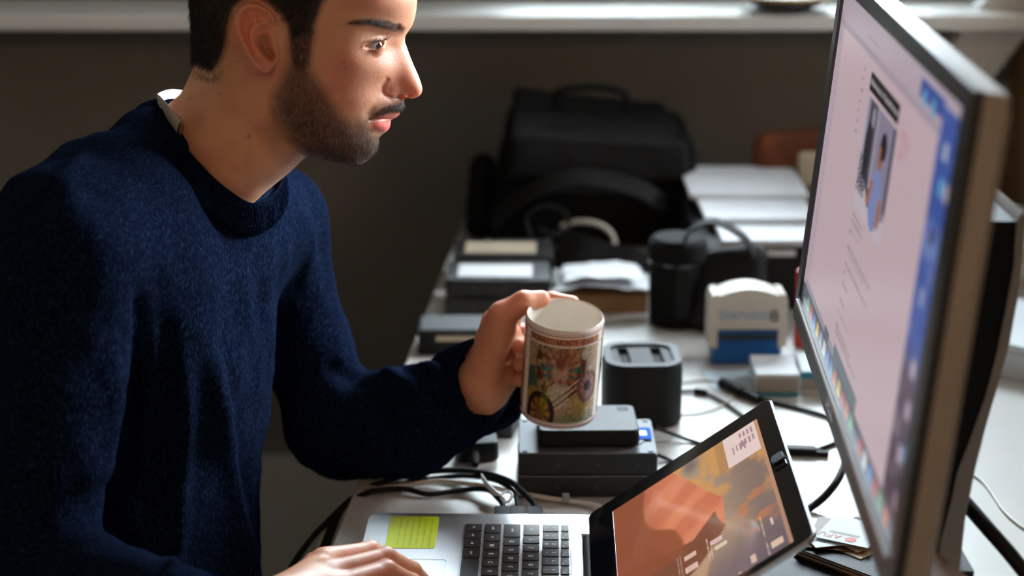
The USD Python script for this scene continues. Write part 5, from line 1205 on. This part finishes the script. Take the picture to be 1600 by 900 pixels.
curves('hair', P1, [.00024, .0002, .00008], 'dark_hair', man); curves('hair', P2, [.00014, .00012, .00005], 'dark_hair', man); curves('hair', P3, [.00026, .00026, .0002, .00008], 'dark_hair', man)
bf = lambda x, y: (.10, -1) if y < 160 else ((.35, -1) if x > 560 else (-.35, -1))
CHK = [(455,50),(490,54),(484,105),(500,132),(520,162),(534,184),(556,194),(574,184),(578,196),(590,207),(602,206),(606,216),(604,240),(590,253),(562,268),(520,264),(480,247),(456,227),(437,197),(427,170),(427,150),(442,125),(454,95)]
mus = [(569,190),(576,180),(588,170),(606,160),(640,153),(642,166),(628,174),(604,178),(586,184)]
P4 = strands(CHK, 15000, .0046, bf, .38, 5, .32, 4, 16, weight=lambda x, y: .45 + .8 * np.clip((y - 120) / 110, 0, 1))
P5 = strands(mus, 2300, .0046, lambda x, y: (.0, -1), .35, 6, .25, 4, 5)
SIDE = [(450,34),(496,34),(490,70),(484,108),(462,112),(452,96),(449,60)]
P8 = strands(SIDE, 2600, .0052, lambda x, y: (-.1, -1), .35, 11, .3, 4, 7)
curves('beard', P8, [.00015, .00014, .0001, .00005], 'dark_hair', man)
P6 = strands(STUB, 500, .0018, bf, .4, 7, .4, 3)
curves('beard', P4, [.00016, .00015, .00012, .00005], 'beard_hair', man); curves('beard', P5, [.00014, .00013, .0001, .00005], 'beard_hair', man); curves('beard', P6, [.0001, .00008, .00004], 'beard_hair', man)
BROW = [(536,38),(556,31),(582,28),(606,31),(624,39),(633,48),(629,54),(616,50),(602,45.5),(580,41),(558,41.5)]
bw = lambda x, y: (-1, .12) if x < 606 else ((-.8, .5) if x < 620 else (-.2, 1))
brow_p = None
P7 = strands(BROW, 1700, .0066, bw, .28, 8, .16, 4, 4)
curves('eyebrow', P7, [.00015, .00014, .00011, .00005], 'dark_hair', man)
R = np.random.default_rng(9); ls = []
def lidpoint(px, py):
    t = (YH - .042); p = aty(px, py, t); X, Z = p[0], p[2]; r2 = (X - EB[0])**2 + (Z - EB[1])**2
    return V3(X, YH - EW - math.sqrt(max(.0136**2 - r2, 0)), Z)
for up_, edge_, n, Lm in ((1, [(571,68.6),(582,66.2),(592,65.2),(602,66.0)], 95, .0062), (-1, [(575,73.8),(583,76.4),(590,77.4),(597,74.4)], 40, .0030)):
    es = spline(edge_, 20)
    for q in range(n):
        e_ = es[int((q + R.random()) / n * (len(es) - 1))]; base = lidpoint(*e_); out_ = base - V3(EB[0], YH - EW, EB[1]); out_ /= np.linalg.norm(out_)
        dr = out_ + V3(.45, -.1, .25 * up_) + R.normal(0, .10, 3); dr /= np.linalg.norm(dr); Lh = Lm * (.7 + .5 * R.random()); s_ = np.linspace(0, 1, 4)[:, None]
        pp_ = base + dr * Lh * s_ + V3(0, 0, up_ * .0022) * s_**2
        ls += [pp_, pp_ * [1, -1, 1] + [0, 2 * YH, 0]]
curves('eyelash', np.array(ls), [.00016, .00014, .0001, .00004], 'dark_hair', man)
# loose wool standing off the jumper
R = np.random.default_rng(12); jt = jm; jt.fix_normals() if False else None
pts_f, fi = trimesh.sample.sample_surface(jm, 26000, seed=5); nf = jm.face_normals[fi]
pick = topx(pts_f)[:, 0] > -60; pts_f, nf = pts_f[pick], nf[pick]
d_ = nf * .5 + R.normal(0, .6, nf.shape); d_ /= np.linalg.norm(d_, axis=1, keepdims=True); L_ = (.002 + .0035 * R.random(len(nf)))[:, None]; s_ = np.linspace(0, 1, 4)
cv_ = R.normal(0, .5, nf.shape)
mat('wool_fibre', (.012, .028, .085), 1.0, spec=0)
curves('wool_fuzz', pts_f[:, None] + d_[:, None] * (L_ * s_)[..., None] + cv_[:, None] * (L_ * s_**2)[..., None], [.00005, .00005, .00004, .00003], 'wool_fibre', jumper)
# ------------------------------------------------------------------ the mug
MR, MHt = .0405, .112
rimc = A_(883, 493, 1.745)
ma = V3(math.sin(math.radians(3.0)), -math.sin(math.radians(8.6)), 1); ma[2] = math.sqrt(1 - ma[0]**2 - ma[1]**2)
mx_ = np.cross(V3(0, 1, 0), ma); mx_ /= np.linalg.norm(mx_); my_ = np.cross(ma, mx_)
MUGM = np.eye(4); MUGM[:3, 0] = mx_; MUGM[:3, 1] = my_; MUGM[:3, 2] = ma; MUGM[:3, 3] = rimc - ma * MHt
mug = thing('mug', 'white mug with ornate printed panels held up in the raised hand', 'mug', mat=MUGM)
NU, NV = 620, 300
th, vv = np.meshgrid(np.linspace(-PI, PI, NU), np.linspace(0, 1, NV))
radm = MR - .0022 * np.clip(1 - vv / .05, 0, 1) ** 2 - .0006 * np.clip((vv - .985) / .015, 0, 1)
outP = np.stack([radm * np.sin(th), -radm * np.cos(th), vv * MHt], -1)
# panel coordinates: a in [-1,1] across each printed panel, b in [0,1] up
PANW = math.radians(61)
k3 = np.round(th / math.radians(128)); a_ = (th - k3 * math.radians(128)) / PANW; bq = vv
C = np.zeros(th.shape + (3,)) + A3(238, 232, 222)
n1 = meshkit.fbm(np.stack([a_ * 5 + 9 * k3, bq * 8, k3], -1), 4, 3); n2 = meshkit.fbm(np.stack([a_ * 22 + 7 * k3, bq * 34, k3], -1), 4, 8)
art = ((np.abs(a_) < .93) & (bq > .075) & (bq < .846)).astype(float); ttl = ((np.abs(a_) < .93) & (bq > .864) & (bq < .934)).astype(float)
AR = np.zeros_like(C) + A3(206, 178, 138)
AR = blend(AR, A3(214, 190, 160), sm(a_, .2, .9)); AR = blend(AR, A3(196, 172, 98), sm(n1, .5, .62) * (bq < .45)); AR = blend(AR, A3(126, 148, 112), sm(bq, .22, .08) * .8)
X_, Y_ = a_, (bq - .45) * 1.75         # roughly square units
def disc(x, y, r, s=.03): return sm(np.hypot(X_ - x, Y_ - y), r + s, r - s)
def pol(x, y): return np.arctan2(Y_ - y, X_ - x), np.hypot(X_ - x, Y_ - y)
AR = blend(AR, A3(60, 110, 96), disc(-.75, .02, .26) * .9); AR = blend(AR, A3(198, 160, 70), disc(-.72, -.28, .20) * .8)
def wheel(AR, x, y, r, c_out, c_in, c_core, petals, ell=1.0):
    t_, d_ = pol(x, y); d_ = d_ / r
    AR = blend(AR, c_out, sm(d_, 1.04, .97) * (1 - .0 * d_)); AR = blend(AR, c_in, sm(d_, .74, .70) * (.6 + .4 * np.cos(t_ * petals)))
    AR = blend(AR, np.array(c_out) * .45, (np.abs(d_ - .86) < .05) * (.5 + .5 * np.sign(np.cos(t_ * petals * 2))) * .8); AR = blend(AR, c_core, sm(d_ - .06 * np.cos(t_ * 9), .36, .29)); return AR
AR = wheel(AR, -.06, .36, .64, A3(124, 72, 46), A3(176, 124, 82), A3(206, 168, 138), 17)
t_, d_ = pol(-.06, .30)
AR = blend(AR, A3(206, 178, 130), sm(meshkit.fbm(np.stack([t_ * 5, d_ * 9, k3], -1), 3, 2), .53, .6) * sm(d_, .68, .6) * sm(d_, .3, .4) * .8)
AR = blend(AR, A3(52, 120, 106), (np.cos(t_ * 14) > -.45) * sm(np.abs(np.abs(X_ + .06) - .34), .2, .14) * sm(np.abs(Y_ - .26), .16, .10) * .9)
AR = blend(AR, A3(214, 176, 148), disc(-.06, .24, .19, .05)); AR = blend(AR, A3(150, 78, 52), disc(-.06, .44, .14, .06)); AR = blend(AR, A3(140, 84, 56), sm(np.abs(X_ + .05), .07, .03) * sm(Y_, .2, .08) * sm(Y_, -.14, -.04))
AR = blend(AR, A3(226, 214, 188), sm(np.abs(X_ + .08 - .35 * (Y_ + .05)) - .16 + .5 * (Y_ + .1), .12, .02) * sm(Y_, .1, 0) * sm(Y_, -.42, -.3))
for q in range(5):
    AR = blend(AR, A3(122, 84, 56) if q % 2 else A3(232, 220, 196), sm(np.abs(Y_ + .42 - .62 * (X_ + .15) - .055 * q + .10 * X_**2), .020, .008) * sm(X_, -.35, -.2) * sm(X_, .75, .55))
AR = wheel(AR, .66, -.02, .30, A3(150, 104, 96), A3(190, 150, 140), A3(60, 46, 66), 11)
AR = wheel(AR, -.52, -.52, .38, A3(70, 46, 40), A3(196, 140, 52), A3(150, 96, 38), 9)
AR = blend(AR, A3(186, 120, 78), (np.abs(np.sin(9 * pol(.95, .62)[0])) < .3) * sm(pol(.95, .62)[1], .5, .4) * .75); AR = blend(AR, A3(232, 222, 206), disc(.52, .56, .09) * .9); AR = blend(AR, A3(232, 222, 206), disc(.72, .30, .07) * .8)
AR = blend(AR, A3(60, 44, 70), (np.abs(np.sin(X_ * 16 + 5 * np.sin(Y_ * 9) + 5 * n1)) < .16) * sm(X_, -.1, .1) * sm(Y_, -.28, -.36) * .8)
AR = blend(AR, A3(84, 52, 36), sm(np.abs(n2 - .5), .032, .012) * .8)
AR = AR * (.74 + .34 * (n2 - .5))[..., None]
AR = np.where((k3 != 0)[..., None], AR * np.array([.92, .86, .74]), AR)
C = C * (1 - art[..., None]) + AR * art[..., None]
C = C * (1 - ttl[..., None]) + np.where((k3 == 0)[..., None], A3(206, 138, 96), A3(188, 64, 48)) * ttl[..., None]
line = lambda lo_, hi_, c, al=.9: blend(C, A3(*c), ((bq > lo_) & (bq < hi_)).astype(float) * al)
C = line(.952, .961, (150, 62, 54)); C = line(.973, .979, (170, 96, 84), .7); C = line(.030, .046, (150, 70, 62)); C = line(.058, .066, (160, 90, 80), .7)
bd_ = ((np.abs(np.abs(a_) - .945) < .012) | (np.abs(bq - .855) < .004) | (np.abs(bq - .070) < .003)) & (bq > .066) & (bq < .925); C = blend(C, A3(110, 72, 58), bd_.astype(float) * .7)
obj('body', gridmesh(outP), 'printed_ceramic', mug, smooth=True, color=C.reshape(-1, 3))
mat('white_ceramic', srgb(234, 228, 218), .12, coat=.4); mat('print_ink', srgb(84, 28, 20), .4); mat('print_cream', srgb(240, 226, 206), .4)
ri = MR - .0036
inner_ = lathe([[0, .005], [ri - .004, .005], [ri, .009], [ri, MHt - .0015], [ri + .0006, MHt + .0006], [ri + .0018, MHt + .0014], [MR - .0010, MHt + .0006], [MR - .0007, MHt - .0006]], 120)
obj('lining', inner_, 'white_ceramic', mug, smooth=50)
obj('foot', lathe([[0, .0012], [MR - .006, .0012], [MR - .005, -.0006], [MR - .0036, -.0004], [MR - .0021, .0002]], 96), 'white_ceramic', mug, smooth=40)
hd = math.radians(-138); dr = V3(math.sin(hd), -math.cos(hd), 0)
hp = [dr * (MR - .003) + V3(0, 0, .092), dr * (MR + .012) + V3(0, 0, .096), dr * (MR + .028) + V3(0, 0, .086), dr * (MR + .033) + V3(0, 0, .062), dr * (MR + .028) + V3(0, 0, .038), dr * (MR + .012) + V3(0, 0, .026), dr * (MR - .003) + V3(0, 0, .030)]
obj('handle', tube(hp, .0055, 16, 10), 'white_ceramic', mug, smooth=60)
def wrap(s, h, th0, z, mat_, wid=None, bold=False):
    m = text(s, h, .0001, bold); m = m.subdivide_to_size(.004); b = m.bounds; sx = 1 if wid is None else wid / (b[1, 0] - b[0, 0])
    x = (m.vertices[:, 0] - (b[0, 0] + b[1, 0]) / 2) * sx; t = th0 + x / MR; r = MR + .00006 + m.vertices[:, 2] * .6
    m.vertices = np.stack([r * np.sin(t), -r * np.cos(t), z + m.vertices[:, 1]], 1); obj('lettering', m, mat_, mug, smooth=False)
wrap('MONACO·MONTE-CARLO', .0056, 0, MHt * .874, 'print_ink', wid=MR * 1.92, bold=True)
wrap('RIVIERA STA', .0062, math.radians(-128), MHt * .871, 'print_cream', wid=MR * 1.9, bold=True)
wrap('PANORAMA', .0050, math.radians(128), MHt * .875, 'print_cream', wid=MR * 1.5)
